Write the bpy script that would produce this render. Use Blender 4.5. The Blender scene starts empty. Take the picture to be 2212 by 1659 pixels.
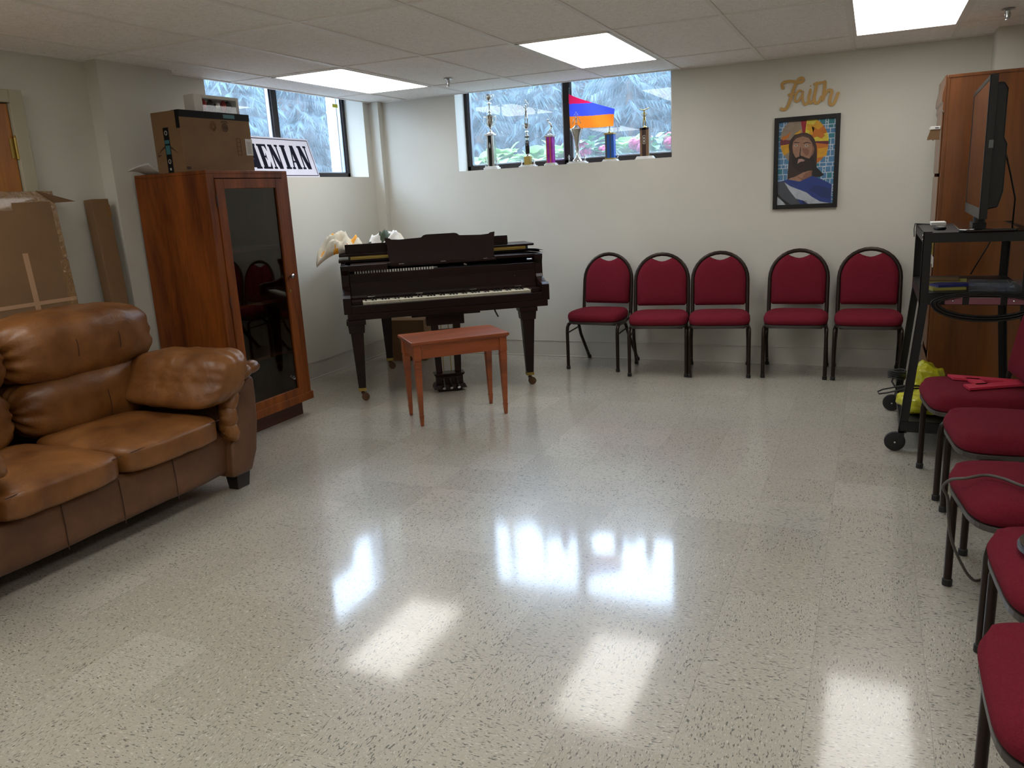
import bpy, math, random
from mathutils import Vector, Matrix, noise
random.seed(7)
PI = math.pi
C = bpy.context.scene.collection
SC = bpy.context.scene

# ------------------------------------------------------------------ camera
cam_d = bpy.data.cameras.new('camera'); cam = bpy.data.objects.new('camera', cam_d); C.objects.link(cam)
Rr = Vector((0.9135199, 0.4036090, -0.0508053)); Uu = Vector((-0.0478678, 0.2306773, 0.9718522)); Fw = Vector((-0.4039679, 0.8853744, -0.2300482))
mw = Matrix((Rr, Uu, -Fw)).transposed().to_4x4(); mw.translation = Vector((0, 0, 1.39953))
cam.matrix_world = mw
cam_d.sensor_fit = 'HORIZONTAL'; cam_d.sensor_width = 36.0; cam_d.lens = 1716.72 / 2212 * 36
cam_d.clip_start = 0.05; cam_d.clip_end = 200
SC.camera = cam
# ------------------------------------------------------------------ view / sky
SC.view_settings.view_transform = 'Standard'; SC.view_settings.look = 'None'
SC.view_settings.exposure = 0.62; SC.view_settings.gamma = 1.0; SC.view_settings.use_curve_mapping = False
SKY = 9.5
wd = bpy.data.worlds.new('overcast_sky'); SC.world = wd; wd.use_nodes = True
nt = wd.node_tree; bg = nt.nodes['Background']
tc = nt.nodes.new('ShaderNodeTexCoord'); sx = nt.nodes.new('ShaderNodeSeparateXYZ'); cr = nt.nodes.new('ShaderNodeValToRGB')
nt.links.new(tc.outputs['Generated'], sx.inputs[0]); nt.links.new(sx.outputs['Z'], cr.inputs[0]); nt.links.new(cr.outputs[0], bg.inputs[0])
cr.color_ramp.elements[0].position = 0.0; cr.color_ramp.elements[0].color = (.42, .58, .80, 1)
cr.color_ramp.elements[1].position = .5; cr.color_ramp.elements[1].color = (.66, .82, 1.05, 1)
bg.inputs[1].default_value = SKY
LAMP = 4.2      # radiance of the ceiling panels
try:
    SC.cycles.sample_clamp_indirect = 6.0; SC.cycles.max_bounces = 10; SC.cycles.transparent_max_bounces = 16
    SC.cycles.use_denoising = True
except Exception: pass

# ------------------------------------------------------------------ materials
MATS = {}
def srgb(h):
    h = h.lstrip('#'); c = [int(h[i:i+2], 16) / 255 for i in (0, 2, 4)]
    return tuple((x / 12.92 if x <= .04045 else ((x + .055) / 1.055) ** 2.4) for x in c) + (1,)
def newmat(name):
    m = bpy.data.materials.new(name); m.use_nodes = True
    return m, m.node_tree, m.node_tree.nodes['Principled BSDF']
def N(nt, t, **kw):
    n = nt.nodes.new(t)
    for k, v in kw.items(): setattr(n, k, v)
    return n
def mat(name, col, rough=.5, metal=0, var=0, vscale=6, bump=0, bscale=60, coat=0, stretch=(1, 1, 1), spec=.5, rvar=0, sheen=0, emit=0):
    """plain procedural paint/plastic/metal: base colour with soft noise variation and a fine bump"""
    if name in MATS: return MATS[name]
    m, nt, b = newmat(name)
    c = srgb(col) if isinstance(col, str) else tuple(col) + (1,)
    b.inputs['Roughness'].default_value = rough; b.inputs['Metallic'].default_value = metal
    b.inputs['Coat Weight'].default_value = coat; b.inputs['Specular IOR Level'].default_value = spec
    if sheen: b.inputs['Sheen Weight'].default_value = sheen
    tc = N(nt, 'ShaderNodeTexCoord'); mp = N(nt, 'ShaderNodeMapping'); mp.inputs['Scale'].default_value = stretch
    nt.links.new(tc.outputs['Object'], mp.inputs[0])
    nz = N(nt, 'ShaderNodeTexNoise'); nz.inputs['Scale'].default_value = vscale; nz.inputs['Detail'].default_value = 4
    nt.links.new(mp.outputs[0], nz.inputs[0])
    r = N(nt, 'ShaderNodeValToRGB'); v = max(var, .02)
    r.color_ramp.elements[0].position = .3; r.color_ramp.elements[1].position = .7
    r.color_ramp.elements[0].color = tuple(x * (1 - v) for x in c[:3]) + (1,)
    r.color_ramp.elements[1].color = tuple(min(1, x * (1 + v)) for x in c[:3]) + (1,)
    nt.links.new(nz.outputs['Fac'], r.inputs[0]); nt.links.new(r.outputs[0], b.inputs['Base Color'])
    if bump:
        n2 = N(nt, 'ShaderNodeTexNoise'); n2.inputs['Scale'].default_value = bscale; n2.inputs['Detail'].default_value = 3
        nt.links.new(mp.outputs[0], n2.inputs[0])
        bp = N(nt, 'ShaderNodeBump'); bp.inputs['Strength'].default_value = bump; bp.inputs['Distance'].default_value = .004
        nt.links.new(n2.outputs['Fac'], bp.inputs['Height']); nt.links.new(bp.outputs[0], b.inputs['Normal'])
    if emit:
        b.inputs['Emission Color'].default_value = c; b.inputs['Emission Strength'].default_value = emit
    MATS[name] = m; return m
def wood(name, dark, light, rough=.35, axis='z', scale=3.0, coat=.25, knots=False, spec=.5):
    if name in MATS: return MATS[name]
    m, nt, b = newmat(name)
    b.inputs['Roughness'].default_value = rough; b.inputs['Coat Weight'].default_value = coat; b.inputs['Coat Roughness'].default_value = .2; b.inputs['Specular IOR Level'].default_value = spec
    tc = N(nt, 'ShaderNodeTexCoord'); mp = N(nt, 'ShaderNodeMapping')
    s = {'x': (.12, 1, 1), 'y': (1, .12, 1), 'z': (1, 1, .12)}[axis]
    mp.inputs['Scale'].default_value = s
    nt.links.new(tc.outputs['Object'], mp.inputs[0])
    n1 = N(nt, 'ShaderNodeTexNoise'); n1.inputs['Scale'].default_value = scale * 3; n1.inputs['Detail'].default_value = 6; n1.inputs['Distortion'].default_value = .6
    n2 = N(nt, 'ShaderNodeTexNoise'); n2.inputs['Scale'].default_value = scale * 28; n2.inputs['Detail'].default_value = 3
    nt.links.new(mp.outputs[0], n1.inputs[0]); nt.links.new(mp.outputs[0], n2.inputs[0])
    mx = N(nt, 'ShaderNodeMath', operation='MULTIPLY_ADD'); mx.inputs[1].default_value = .35
    nt.links.new(n2.outputs['Fac'], mx.inputs[0]); nt.links.new(n1.outputs['Fac'], mx.inputs[2])
    r = N(nt, 'ShaderNodeValToRGB'); r.color_ramp.elements[0].position = .42; r.color_ramp.elements[1].position = .85
    r.color_ramp.elements[0].color = srgb(dark); r.color_ramp.elements[1].color = srgb(light)
    nt.links.new(mx.outputs[0], r.inputs[0])
    out = r.outputs[0]
    if knots:
        v = N(nt, 'ShaderNodeTexVoronoi'); v.inputs['Scale'].default_value = 2.6; v.inputs['Randomness'].default_value = 1
        m2 = N(nt, 'ShaderNodeMapping'); m2.inputs['Scale'].default_value = (1, 1, .6); nt.links.new(tc.outputs['Object'], m2.inputs[0]); nt.links.new(m2.outputs[0], v.inputs[0])
        kr = N(nt, 'ShaderNodeValToRGB'); kr.color_ramp.elements[0].position = .02; kr.color_ramp.elements[1].position = .10
        kr.color_ramp.elements[0].color = (.25, .2, .2, 1); kr.color_ramp.elements[1].color = (1, 1, 1, 1)
        nt.links.new(v.outputs['Distance'], kr.inputs[0])
        mm = N(nt, 'ShaderNodeMix', data_type='RGBA', blend_type='MULTIPLY'); mm.inputs[0].default_value = 1
        nt.links.new(out, mm.inputs[6]); nt.links.new(kr.outputs[0], mm.inputs[7]); out = mm.outputs[2]
    nt.links.new(out, b.inputs['Base Color'])
    bp = N(nt, 'ShaderNodeBump'); bp.inputs['Strength'].default_value = .08; bp.inputs['Distance'].default_value = .002
    nt.links.new(n2.outputs['Fac'], bp.inputs['Height']); nt.links.new(bp.outputs[0], b.inputs['Normal'])
    MATS[name] = m; return m
def glassmat(name, tint=(.97, .99, 1), dust_haze=.0, fres=1.5, dust_haze_col=(.8, .88, .95)):
    m = bpy.data.materials.new(name); m.use_nodes = True; nt = m.node_tree; nt.nodes.clear()
    o = N(nt, 'ShaderNodeOutputMaterial'); tr = N(nt, 'ShaderNodeBsdfTransparent'); tr.inputs[0].default_value = tint + (1,)
    gl = N(nt, 'ShaderNodeBsdfGlossy'); gl.inputs['Roughness'].default_value = .01
    f = N(nt, 'ShaderNodeFresnel'); ge = N(nt, 'ShaderNodeNewGeometry'); mi_ = N(nt, 'ShaderNodeMapRange'); mi_.inputs[3].default_value = fres; mi_.inputs[4].default_value = 1 / fres
    nt.links.new(ge.outputs['Backfacing'], mi_.inputs[0]); nt.links.new(mi_.outputs[0], f.inputs[0])   # same reflectance on both faces of the pane
    mx = N(nt, 'ShaderNodeMixShader'); nt.links.new(f.outputs[0], mx.inputs[0]); nt.links.new(tr.outputs[0], mx.inputs[1]); nt.links.new(gl.outputs[0], mx.inputs[2])
    last = mx
    if dust_haze:  # milky translucent veil: dust, plus bloom haze put into the window glass
        tl = N(nt, 'ShaderNodeBsdfTranslucent'); tl.inputs[0].default_value = dust_haze_col + (1,)
        tc = N(nt, 'ShaderNodeTexCoord'); nz = N(nt, 'ShaderNodeTexNoise'); nz.inputs['Scale'].default_value = 9; nz.inputs['Detail'].default_value = 5
        nt.links.new(tc.outputs['Object'], nz.inputs[0])
        mr = N(nt, 'ShaderNodeMapRange'); mr.inputs[1].default_value = .3; mr.inputs[2].default_value = .75; mr.inputs[3].default_value = dust_haze * .6; mr.inputs[4].default_value = dust_haze * 1.3
        nt.links.new(nz.outputs['Fac'], mr.inputs[0])
        m3 = N(nt, 'ShaderNodeMixShader'); nt.links.new(mr.outputs[0], m3.inputs[0]); nt.links.new(mx.outputs[0], m3.inputs[1]); nt.links.new(tl.outputs[0], m3.inputs[2]); last = m3
    nt.links.new(last.outputs[0], o.inputs[0]); MATS[name] = m; return m

def floor_mat():
    m, nt, b = newmat('vinyl_tile'); L = nt.links
    tc = N(nt, 'ShaderNodeTexCoord'); mp = N(nt, 'ShaderNodeMapping')
    T = .3048
    mp.inputs['Location'].default_value = (-.204 / T + 100, -2.64 / T + 100, 0); mp.inputs['Scale'].default_value = (1 / T, 1 / T, 1)
    L.new(tc.outputs['Object'], mp.inputs[0])
    sp = N(nt, 'ShaderNodeSeparateXYZ'); L.new(mp.outputs[0], sp.inputs[0])
    def mth(op, a, bb=None, c=None):
        n = N(nt, 'ShaderNodeMath', operation=op)
        for i, v in enumerate((a, bb, c)):
            if v is None: continue
            if isinstance(v, (int, float)): n.inputs[i].default_value = v
            else: L.new(v, n.inputs[i])
        return n.outputs[0]
    X, Y = sp.outputs[0], sp.outputs[1]
    fx, fy = mth('FLOOR', X), mth('FLOOR', Y); px, py = mth('FRACT', X), mth('FRACT', Y)
    par = mth('MODULO', mth('ADD', fx, fy), 2.0)
    cid = N(nt, 'ShaderNodeCombineXYZ'); L.new(fx, cid.inputs[0]); L.new(fy, cid.inputs[1])
    wn = N(nt, 'ShaderNodeTexWhiteNoise', noise_dimensions='3D'); L.new(cid.outputs[0], wn.inputs[0])
    a = N(nt, 'ShaderNodeCombineXYZ'); L.new(X, a.inputs[0]); L.new(Y, a.inputs[1])
    c = N(nt, 'ShaderNodeCombineXYZ'); L.new(Y, c.inputs[0]); L.new(X, c.inputs[1])
    mv = N(nt, 'ShaderNodeMix', data_type='VECTOR'); L.new(par, mv.inputs[0]); L.new(a.outputs[0], mv.inputs[4]); L.new(c.outputs[0], mv.inputs[5])
    add = N(nt, 'ShaderNodeVectorMath', operation='ADD'); L.new(mv.outputs[1], add.inputs[0]); L.new(wn.outputs['Color'], add.inputs[1])
    def flecks(sx, sy, seed, lo, hi):
        q = N(nt, 'ShaderNodeMapping'); q.inputs['Scale'].default_value = (sx, sy, 1); q.inputs['Location'].default_value = (seed, seed * 1.7, seed)
        L.new(add.outputs[0], q.inputs[0])
        z = N(nt, 'ShaderNodeTexNoise'); z.inputs['Scale'].default_value = 1; z.inputs['Detail'].default_value = 1.5; z.inputs['Roughness'].default_value = .45
        L.new(q.outputs[0], z.inputs[0])
        g = N(nt, 'ShaderNodeMapRange'); g.inputs[1].default_value = lo; g.inputs[2].default_value = hi; L.new(z.outputs['Fac'], g.inputs[0])
        return g.outputs[0]
    dk = flecks(22, 58, 3.1, .625, .66); dk2 = flecks(30, 62, 11.3, .61, .67); wt = flecks(26, 56, 23.7, .62, .70); br = flecks(16, 44, 41.9, .58, .70)
    col = N(nt, 'ShaderNodeMix', data_type='RGBA'); L.new(wn.outputs['Value'], col.inputs[0])
    col.inputs[6].default_value = srgb('#aea899'); col.inputs[7].default_value = srgb('#bdb8aa')
    def over(prev, fac, rgb, k=1.0):
        x = N(nt, 'ShaderNodeMix', data_type='RGBA'); L.new(mth('MULTIPLY', fac, k), x.inputs[0]); L.new(prev, x.inputs[6]); x.inputs[7].default_value = srgb(rgb); return x.outputs[2]
    o = over(col.outputs[2], br, '#b5aa96', .75); o = over(o, wt, '#dedbd1', .7); o = over(o, dk2, '#98948a', .8); o = over(o, dk, '#5a5852', .9)
    # hairline joints
    ex = mth('MINIMUM', px, mth('SUBTRACT', 1.0, px)); ey = mth('MINIMUM', py, mth('SUBTRACT', 1.0, py))
    jx = mth('LESS_THAN', ex, .0026); jy = mth('LESS_THAN', ey, .0016); j = mth('MAXIMUM', jx, mth('MULTIPLY', jy, .6))
    o = over(o, j, '#6b6558', .5)
    L.new(o, b.inputs['Base Color'])
    # wax: gloss varies per tile, long soft waves, scuffs
    n1 = N(nt, 'ShaderNodeTexNoise'); n1.inputs['Scale'].default_value = 1.6; n1.inputs['Detail'].default_value = 3; L.new(tc.outputs['Object'], n1.inputs[0])
    rg = N(nt, 'ShaderNodeMapRange'); rg.inputs[1].default_value = .3; rg.inputs[2].default_value = .7; rg.inputs[3].default_value = .065; rg.inputs[4].default_value = .12; L.new(n1.outputs['Fac'], rg.inputs[0])
    L.new(rg.outputs[0], b.inputs['Coat Roughness']); b.inputs['Coat Weight'].default_value = .85; b.inputs['Roughness'].default_value = .33
    b.inputs['Specular IOR Level'].default_value = .5; b.inputs['IOR'].default_value = 1.5
    n2 = N(nt, 'ShaderNodeTexNoise'); n2.inputs['Scale'].default_value = 9; n2.inputs['Detail'].default_value = 2; L.new(tc.outputs['Object'], n2.inputs[0])
    h = mth('ADD', mth('MULTIPLY', n2.outputs['Fac'], .35), mth('MULTIPLY', mth('SUBTRACT', 1.0, j), .25))
    h = mth('ADD', h, mth('MULTIPLY', mth('MULTIPLY', mth('SUBTRACT', px, .5), mth('SUBTRACT', wn.outputs['Value'], .5)), 1.2))
    bp = N(nt, 'ShaderNodeBump'); bp.inputs['Strength'].default_value = .12; bp.inputs['Distance'].default_value = .003
    L.new(h, bp.inputs['Height']); L.new(bp.outputs[0], b.inputs['Normal']); L.new(bp.outputs[0], b.inputs['Coat Normal'])
    MATS['floor'] = m; return m
def ceil_mat():
    m, nt, b = newmat('acoustic_tile'); L = nt.links
    tc = N(nt, 'ShaderNodeTexCoord')
    n1 = N(nt, 'ShaderNodeTexNoise'); n1.inputs['Scale'].default_value = 130; n1.inputs['Detail'].default_value = 2; L.new(tc.outputs['Object'], n1.inputs[0])
    n3 = N(nt, 'ShaderNodeTexNoise'); n3.inputs['Scale'].default_value = 45; n3.inputs['Detail'].default_value = 3; L.new(tc.outputs['Object'], n3.inputs[0])
    r = N(nt, 'ShaderNodeValToRGB'); r.color_ramp.elements[0].position = .27; r.color_ramp.elements[1].position = .36
    r.color_ramp.elements[0].color = srgb('#aba49a'); r.color_ramp.elements[1].color = srgb('#f7f4f0')
    L.new(n1.outputs['Fac'], r.inputs[0])
    r2 = N(nt, 'ShaderNodeValToRGB'); r2.color_ramp.elements[0].position = .3; r2.color_ramp.elements[1].position = .7
    r2.color_ramp.elements[0].color = (.9, .9, .9, 1); r2.color_ramp.elements[1].color = (1, 1, 1, 1); L.new(n3.outputs['Fac'], r2.inputs[0])
    mm = N(nt, 'ShaderNodeMix', data_type='RGBA', blend_type='MULTIPLY'); mm.inputs[0].default_value = 1
    L.new(r.outputs[0], mm.inputs[6]); L.new(r2.outputs[0], mm.inputs[7]); L.new(mm.outputs[2], b.inputs['Base Color'])
    b.inputs['Roughness'].default_value = .9; b.inputs['Specular IOR Level'].default_value = .2
    bp = N(nt, 'ShaderNodeBump'); bp.inputs['Strength'].default_value = .4; bp.inputs['Distance'].default_value = .002
    L.new(n3.outputs['Fac'], bp.inputs['Height']); L.new(bp.outputs[0], b.inputs['Normal'])
    return m
def leather_mat(name, c1, c2, rough=.36):
    m, nt, b = newmat(name); L = nt.links
    tc = N(nt, 'ShaderNodeTexCoord')
    n1 = N(nt, 'ShaderNodeTexNoise'); n1.inputs['Scale'].default_value = 5; n1.inputs['Detail'].default_value = 6; n1.inputs['Roughness'].default_value = .6; L.new(tc.outputs['Object'], n1.inputs[0])
    r = N(nt, 'ShaderNodeValToRGB'); r.color_ramp.elements[0].position = .32; r.color_ramp.elements[1].position = .68
    r.color_ramp.elements[0].color = srgb(c1); r.color_ramp.elements[1].color = srgb(c2); L.new(n1.outputs['Fac'], r.inputs[0]); L.new(r.outputs[0], b.inputs['Base Color'])
    v = N(nt, 'ShaderNodeTexVoronoi'); v.inputs['Scale'].default_value = 260; L.new(tc.outputs['Object'], v.inputs[0])
    n2 = N(nt, 'ShaderNodeTexNoise'); n2.inputs['Scale'].default_value = 14; n2.inputs['Detail'].default_value = 4; n2.inputs['Distortion'].default_value = 1.5; L.new(tc.outputs['Object'], n2.inputs[0])
    ad = N(nt, 'ShaderNodeMath', operation='MULTIPLY_ADD'); ad.inputs[1].default_value = .08; L.new(v.outputs['Distance'], ad.inputs[0]); L.new(n2.outputs['Fac'], ad.inputs[2])
    bp = N(nt, 'ShaderNodeBump'); bp.inputs['Strength'].default_value = .45; bp.inputs['Distance'].default_value = .006
    L.new(ad.outputs[0], bp.inputs['Height']); L.new(bp.outputs[0], b.inputs['Normal'])
    mr = N(nt, 'ShaderNodeMapRange'); mr.inputs[3].default_value = rough - .06; mr.inputs[4].default_value = rough + .12; L.new(n1.outputs['Fac'], mr.inputs[0]); L.new(mr.outputs[0], b.inputs['Roughness'])
    return m
def leaf_mat(name, c1, c2, trans=.35):
    m, nt, b = newmat(name); L = nt.links
    tc = N(nt, 'ShaderNodeTexCoord'); n1 = N(nt, 'ShaderNodeTexNoise'); n1.inputs['Scale'].default_value = 4; L.new(tc.outputs['Object'], n1.inputs[0])
    r = N(nt, 'ShaderNodeValToRGB'); r.color_ramp.elements[0].position = .35; r.color_ramp.elements[1].position = .65
    r.color_ramp.elements[0].color = srgb(c1); r.color_ramp.elements[1].color = srgb(c2); L.new(n1.outputs['Fac'], r.inputs[0]); L.new(r.outputs[0], b.inputs['Base Color'])
    b.inputs['Roughness'].default_value = .55
    tl = N(nt, 'ShaderNodeBsdfTranslucent'); L.new(r.outputs[0], tl.inputs[0])
    mx = N(nt, 'ShaderNodeMixShader'); mx.inputs[0].default_value = trans
    o = nt.nodes['Material Output']; L.new(b.outputs[0], mx.inputs[1]); L.new(tl.outputs[0], mx.inputs[2]); L.new(mx.outputs[0], o.inputs[0])
    return m

m_floor = floor_mat(); m_ceil = ceil_mat()
m_wall = mat('wall_paint', '#cdcabf', .75, var=.03, vscale=2, bump=.12, bscale=180, spec=.3)
m_base = mat('baseboard_paint', '#c3bfb5', .45, var=.02)
m_grid = mat('white_grid_metal', '#e6e2dc', .5)
m_lens = None
m_dkframe = mat('bronze_window_frame', '#241c1c', .45, metal=.3)
m_alu = mat('aluminium', '#aab2be', .3, metal=.8)
m_glass = glassmat('window_glass', dust_haze=.055)
m_cabglass = glassmat('cabinet_glass', tint=(.55, .55, .52), fres=1.6)
m_clear = glassmat('clear_plastic', tint=(.85, .87, .9), dust_haze=.12, fres=1.5, dust_haze_col=(.7, .75, .8))
m_leather = leather_mat('brown_leather', '#5a3313', '#87572a')
m_leather2 = leather_mat('brown_leather_panel', '#50321f', '#6e4930', .45)
m_seam = mat('leather_seam', '#3a1c0b', .6)
m_sofaleg = mat('dark_sofa_leg', '#1a100c', .4)
m_cab = wood('cabinet_wood', '#421a08', '#8c4a18', .42, 'z', 2.2, .0, knots=True, spec=.3)
m_cabdk = wood('cabinet_base_wood', '#2a1008', '#4a2212', .5, 'y', 2.2, .1)
m_ward = wood('wardrobe_wood', '#4a240a', '#794416', .33, 'z', 1.6, .35)
m_piano = wood('piano_wood', '#120706', '#22100d', .3, 'x', 3, .0, spec=.22)
m_bench = wood('bench_wood', '#6b2f13', '#a05024', .3, 'x', 2.5, .3)
m_brass = mat('brass', '#9c8548', .36, metal=.9, var=.1)
m_ivory = mat('ivory_key', '#d8d2bc', .35, var=.04)
m_ebony = mat('ebony_key', '#0d0b0b', .3)
m_rubber = mat('black_rubber', '#141414', .6)
m_darkmetal = mat('bronze_chair_tube', '#2c201a', .34, metal=.55, var=.06)
m_fabric = mat('burgundy_fabric', '#6f1f2c', .95, var=.10, vscale=160, bump=.5, bscale=500, sheen=0, spec=.1)
m_pan = mat('seat_pan_edge', '#453f3a', .4, metal=.3)
m_glide = mat('nylon_glide', '#c8c6be', .4)
m_cart = mat('charcoal_cart_steel', '#131314', .45, metal=.1, var=.05)
m_black = mat('black_plastic', '#070708', .4)
m_tvscreen = mat('tv_screen', '#050505', .035, spec=.95, coat=1)
m_tvscreen.node_tree.nodes['Principled BSDF'].inputs['IOR'].default_value = 1.9
m_card = mat('cardboard', '#7d5f40', .8, var=.06, bump=.2, bscale=40)
m_carddk = mat('cardboard_side', '#6d5033', .8, var=.06, bump=.2, bscale=40)
m_tape = mat('clear_packing_tape', '#86663f', .2, var=.12, vscale=25, bump=1.0, bscale=45, coat=.5)
m_blktape = mat('black_printed_tape', '#0a0c0e', .6, spec=.2)
m_teal = mat('teal_print', '#2b6a72', .4)
m_white = mat('white_paper', '#cfccc6', .7)
m_ink = mat('dark_navy_ink', '#0c0c20', .8, spec=.15)
m_brownink = mat('brown_print', '#3c2313', .7)
m_silver = mat('trophy_silver', '#cfcfc8', .18, metal=.95, var=.08)
m_gold = mat('trophy_gold', '#b7a25a', .3, metal=.8)
m_marble = mat('white_marble', '#cdc9c4', .25, var=.12, vscale=20)
m_goldleaf = mat('gold_painted_wood', '#b89150', .45, var=.06, metal=.1)
m_pipe = mat('white_outdoor_post', '#d8dce4', .5)
m_steel = mat('chrome', '#b8b8b8', .2, metal=1)
m_yellowbag = mat('yellow_plastic_bag', '#c2be28', .3, var=.15, vscale=12, bump=.6, bscale=40)
m_cord = mat('black_cord', '#101010', .5)
m_greycord = mat('grey_cord', '#4e4842', .45)
m_red = mat('red_foam_board', '#c02c45', .5)

# ------------------------------------------------------------------ mesh builder
class MB:
    def __init__(s): s.v = []; s.f = []; s.mi = []; s.cur = 0
    def face(s, pts):
        i = len(s.v); s.v += [Vector(p) for p in pts]; s.f.append(tuple(range(i, i + len(pts)))); s.mi.append(s.cur)
    def add(s, verts, faces):
        i = len(s.v); s.v += [Vector(p) for p in verts]
        for f in faces: s.f.append(tuple(i + k for k in f)); s.mi.append(s.cur)
        return s
    def box(s, x0, y0, z0, x1, y1, z1, T=None):
        x0, x1 = min(x0, x1), max(x0, x1); y0, y1 = min(y0, y1), max(y0, y1); z0, z1 = min(z0, z1), max(z0, z1)
        v = [(x0, y0, z0), (x1, y0, z0), (x1, y1, z0), (x0, y1, z0), (x0, y0, z1), (x1, y0, z1), (x1, y1, z1), (x0, y1, z1)]
        if T: v = [T @ Vector(p) for p in v]
        return s.add(v, [(3, 2, 1, 0), (4, 5, 6, 7), (0, 1, 5, 4), (1, 2, 6, 5), (2, 3, 7, 6), (3, 0, 4, 7)])
    def prism(s, poly, d0, d1, ax='z', T=None):
        """poly: 2-D points, extruded along ax; other two coords in order (x,y),(y,z),(x,z)"""
        def P(a, b, d): return {'z': (a, b, d), 'x': (d, a, b), 'y': (a, d, b)}[ax]
        n = len(poly); v = [P(a, b, d0) for a, b in poly] + [P(a, b, d1) for a, b in poly]
        if T: v = [T @ Vector(p) for p in v]
        area = sum(poly[i][0] * poly[(i + 1) % n][1] - poly[(i + 1) % n][0] * poly[i][1] for i in range(n))
        flip = (area < 0) ^ (d1 < d0) ^ (ax == 'y')
        fs = [tuple(range(n))[::-1], tuple(range(n, 2 * n))] + [(i, (i + 1) % n, n + (i + 1) % n, n + i) for i in range(n)]
        if flip: fs = [f[::-1] for f in fs]
        return s.add(v, fs)
    def frustum(s, c0, w0, d0, c1, w1, d1):
        v = []
        for c, w, d in ((c0, w0, d0), (c1, w1, d1)):
            v += [(c[0] - w / 2, c[1] - d / 2, c[2]), (c[0] + w / 2, c[1] - d / 2, c[2]), (c[0] + w / 2, c[1] + d / 2, c[2]), (c[0] - w / 2, c[1] + d / 2, c[2])]
        fs = [(3, 2, 1, 0), (4, 5, 6, 7), (0, 1, 5, 4), (1, 2, 6, 5), (2, 3, 7, 6), (3, 0, 4, 7)]
        if c1[2] < c0[2]: fs = [f[::-1] for f in fs]
        return s.add(v, fs)
    def tube(s, pts, r, n=8, cap=True, closed=False, ry=None, up=None):
        P = [Vector(p) for p in pts]; m = len(P); rr = r if isinstance(r, (list, tuple)) else [r] * m
        rings = []; prev = None
        for i in range(m):
            if closed: t = (P[(i + 1) % m] - P[i - 1])
            else: t = P[min(i + 1, m - 1)] - P[max(i - 1, 0)]
            t.normalize()
            if prev is None:
                u = Vector(up) if up else (Vector((0, 0, 1)) if abs(t.z) < .9 else Vector((1, 0, 0)))
                a = (u - t * u.dot(t)).normalized()
            else:
                a = prev - t * prev.dot(t)
                a = a.normalized() if a.length > 1e-6 else t.orthogonal().normalized()
            prev = a; b = t.cross(a)
            ra = rr[i]; rb = (ry if ry else rr[i])
            rings.append([P[i] + a * (ra * math.cos(2 * PI * k / n)) + b * (rb * math.sin(2 * PI * k / n)) for k in range(n)])
        v = [p for R in rings for p in R]; f = []
        for i in range(m if closed else m - 1):
            j = (i + 1) % m
            for k in range(n): f.append((i * n + k, i * n + (k + 1) % n, j * n + (k + 1) % n, j * n + k))
        if cap and not closed: f += [tuple(range(n))[::-1], tuple((m - 1) * n + k for k in range(n))]
        return s.add(v, f)
    def lathe(s, prof, c=(0, 0, 0), n=16, T=None, sq=None):
        v = []; f = []; m = len(prof)
        for r, z in prof:
            for k in range(n):
                a = 2 * PI * k / n
                p = Vector((c[0] + r * math.cos(a), c[1] + r * math.sin(a), c[2] + z))
                v.append(T @ p if T else p)
        for i in range(m - 1):
            for k in range(n): f.append((i * n + k, i * n + (k + 1) % n, (i + 1) * n + (k + 1) % n, (i + 1) * n + k))
        f += [tuple(range(n))[::-1], tuple((m - 1) * n + k for k in range(n))]
        return s.add(v, f)
    def ball(s, c, r, n=10, sc=(1, 1, 1)):
        pr = [(r * math.sin(PI * i / (n)) + 1e-5, -r * math.cos(PI * i / n)) for i in range(n + 1)]
        T = Matrix.Translation(Vector(c)) @ Matrix.Diagonal((sc[0], sc[1], sc[2], 1))
        return s.lathe(pr, (0, 0, 0), n + 2, T)
    def grid(s, fn, nu, nv, thick=0):
        v = [fn(i / nu, j / nv) for j in range(nv + 1) for i in range(nu + 1)]
        f = [(j * (nu + 1) + i, j * (nu + 1) + i + 1, (j + 1) * (nu + 1) + i + 1, (j + 1) * (nu + 1) + i) for j in range(nv) for i in range(nu)]
        return s.add(v, f)
    def pillow(s, c, h, p=4.0, res=12, wr=0, wf=6, T=None, seed=0, shape=None):
        """rounded cushion: cube grid pushed onto a super-ellipsoid, with wrinkles"""
        for ax in range(3):
            for sg in (-1, 1):
                vs = []; 
                for j in range(res + 1):
                    for i in range(res + 1):
                        a = math.tan((2 * i / res - 1) * PI / 4); b = math.tan((2 * j / res - 1) * PI / 4)
                        q = [0, 0, 0]; q[ax] = sg; q[(ax + 1) % 3] = a * (sg); q[(ax + 2) % 3] = b
                        nn = (abs(q[0]) ** p + abs(q[1]) ** p + abs(q[2]) ** p) ** (1 / p)
                        d = Vector(q) / nn
                        P = Vector((d.x * h[0], d.y * h[1], d.z * h[2]))
                        if shape: P = shape(P, d)
                        if wr:
                            nd = Vector((d.x, d.y, d.z)).normalized()
                            P += nd * wr * noise.fractal((P + Vector(c)) * wf + Vector((seed, seed, 0)), 1, 2, 3)
                        P += Vector(c)
                        vs.append(T @ P if T else P)
                fs = []
                for j in range(res):
                    for i in range(res):
                        k = j * (res + 1) + i; fs.append((k, k + 1, k + res + 2, k + res + 1))
                s.add(vs, fs)
        return s
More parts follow.
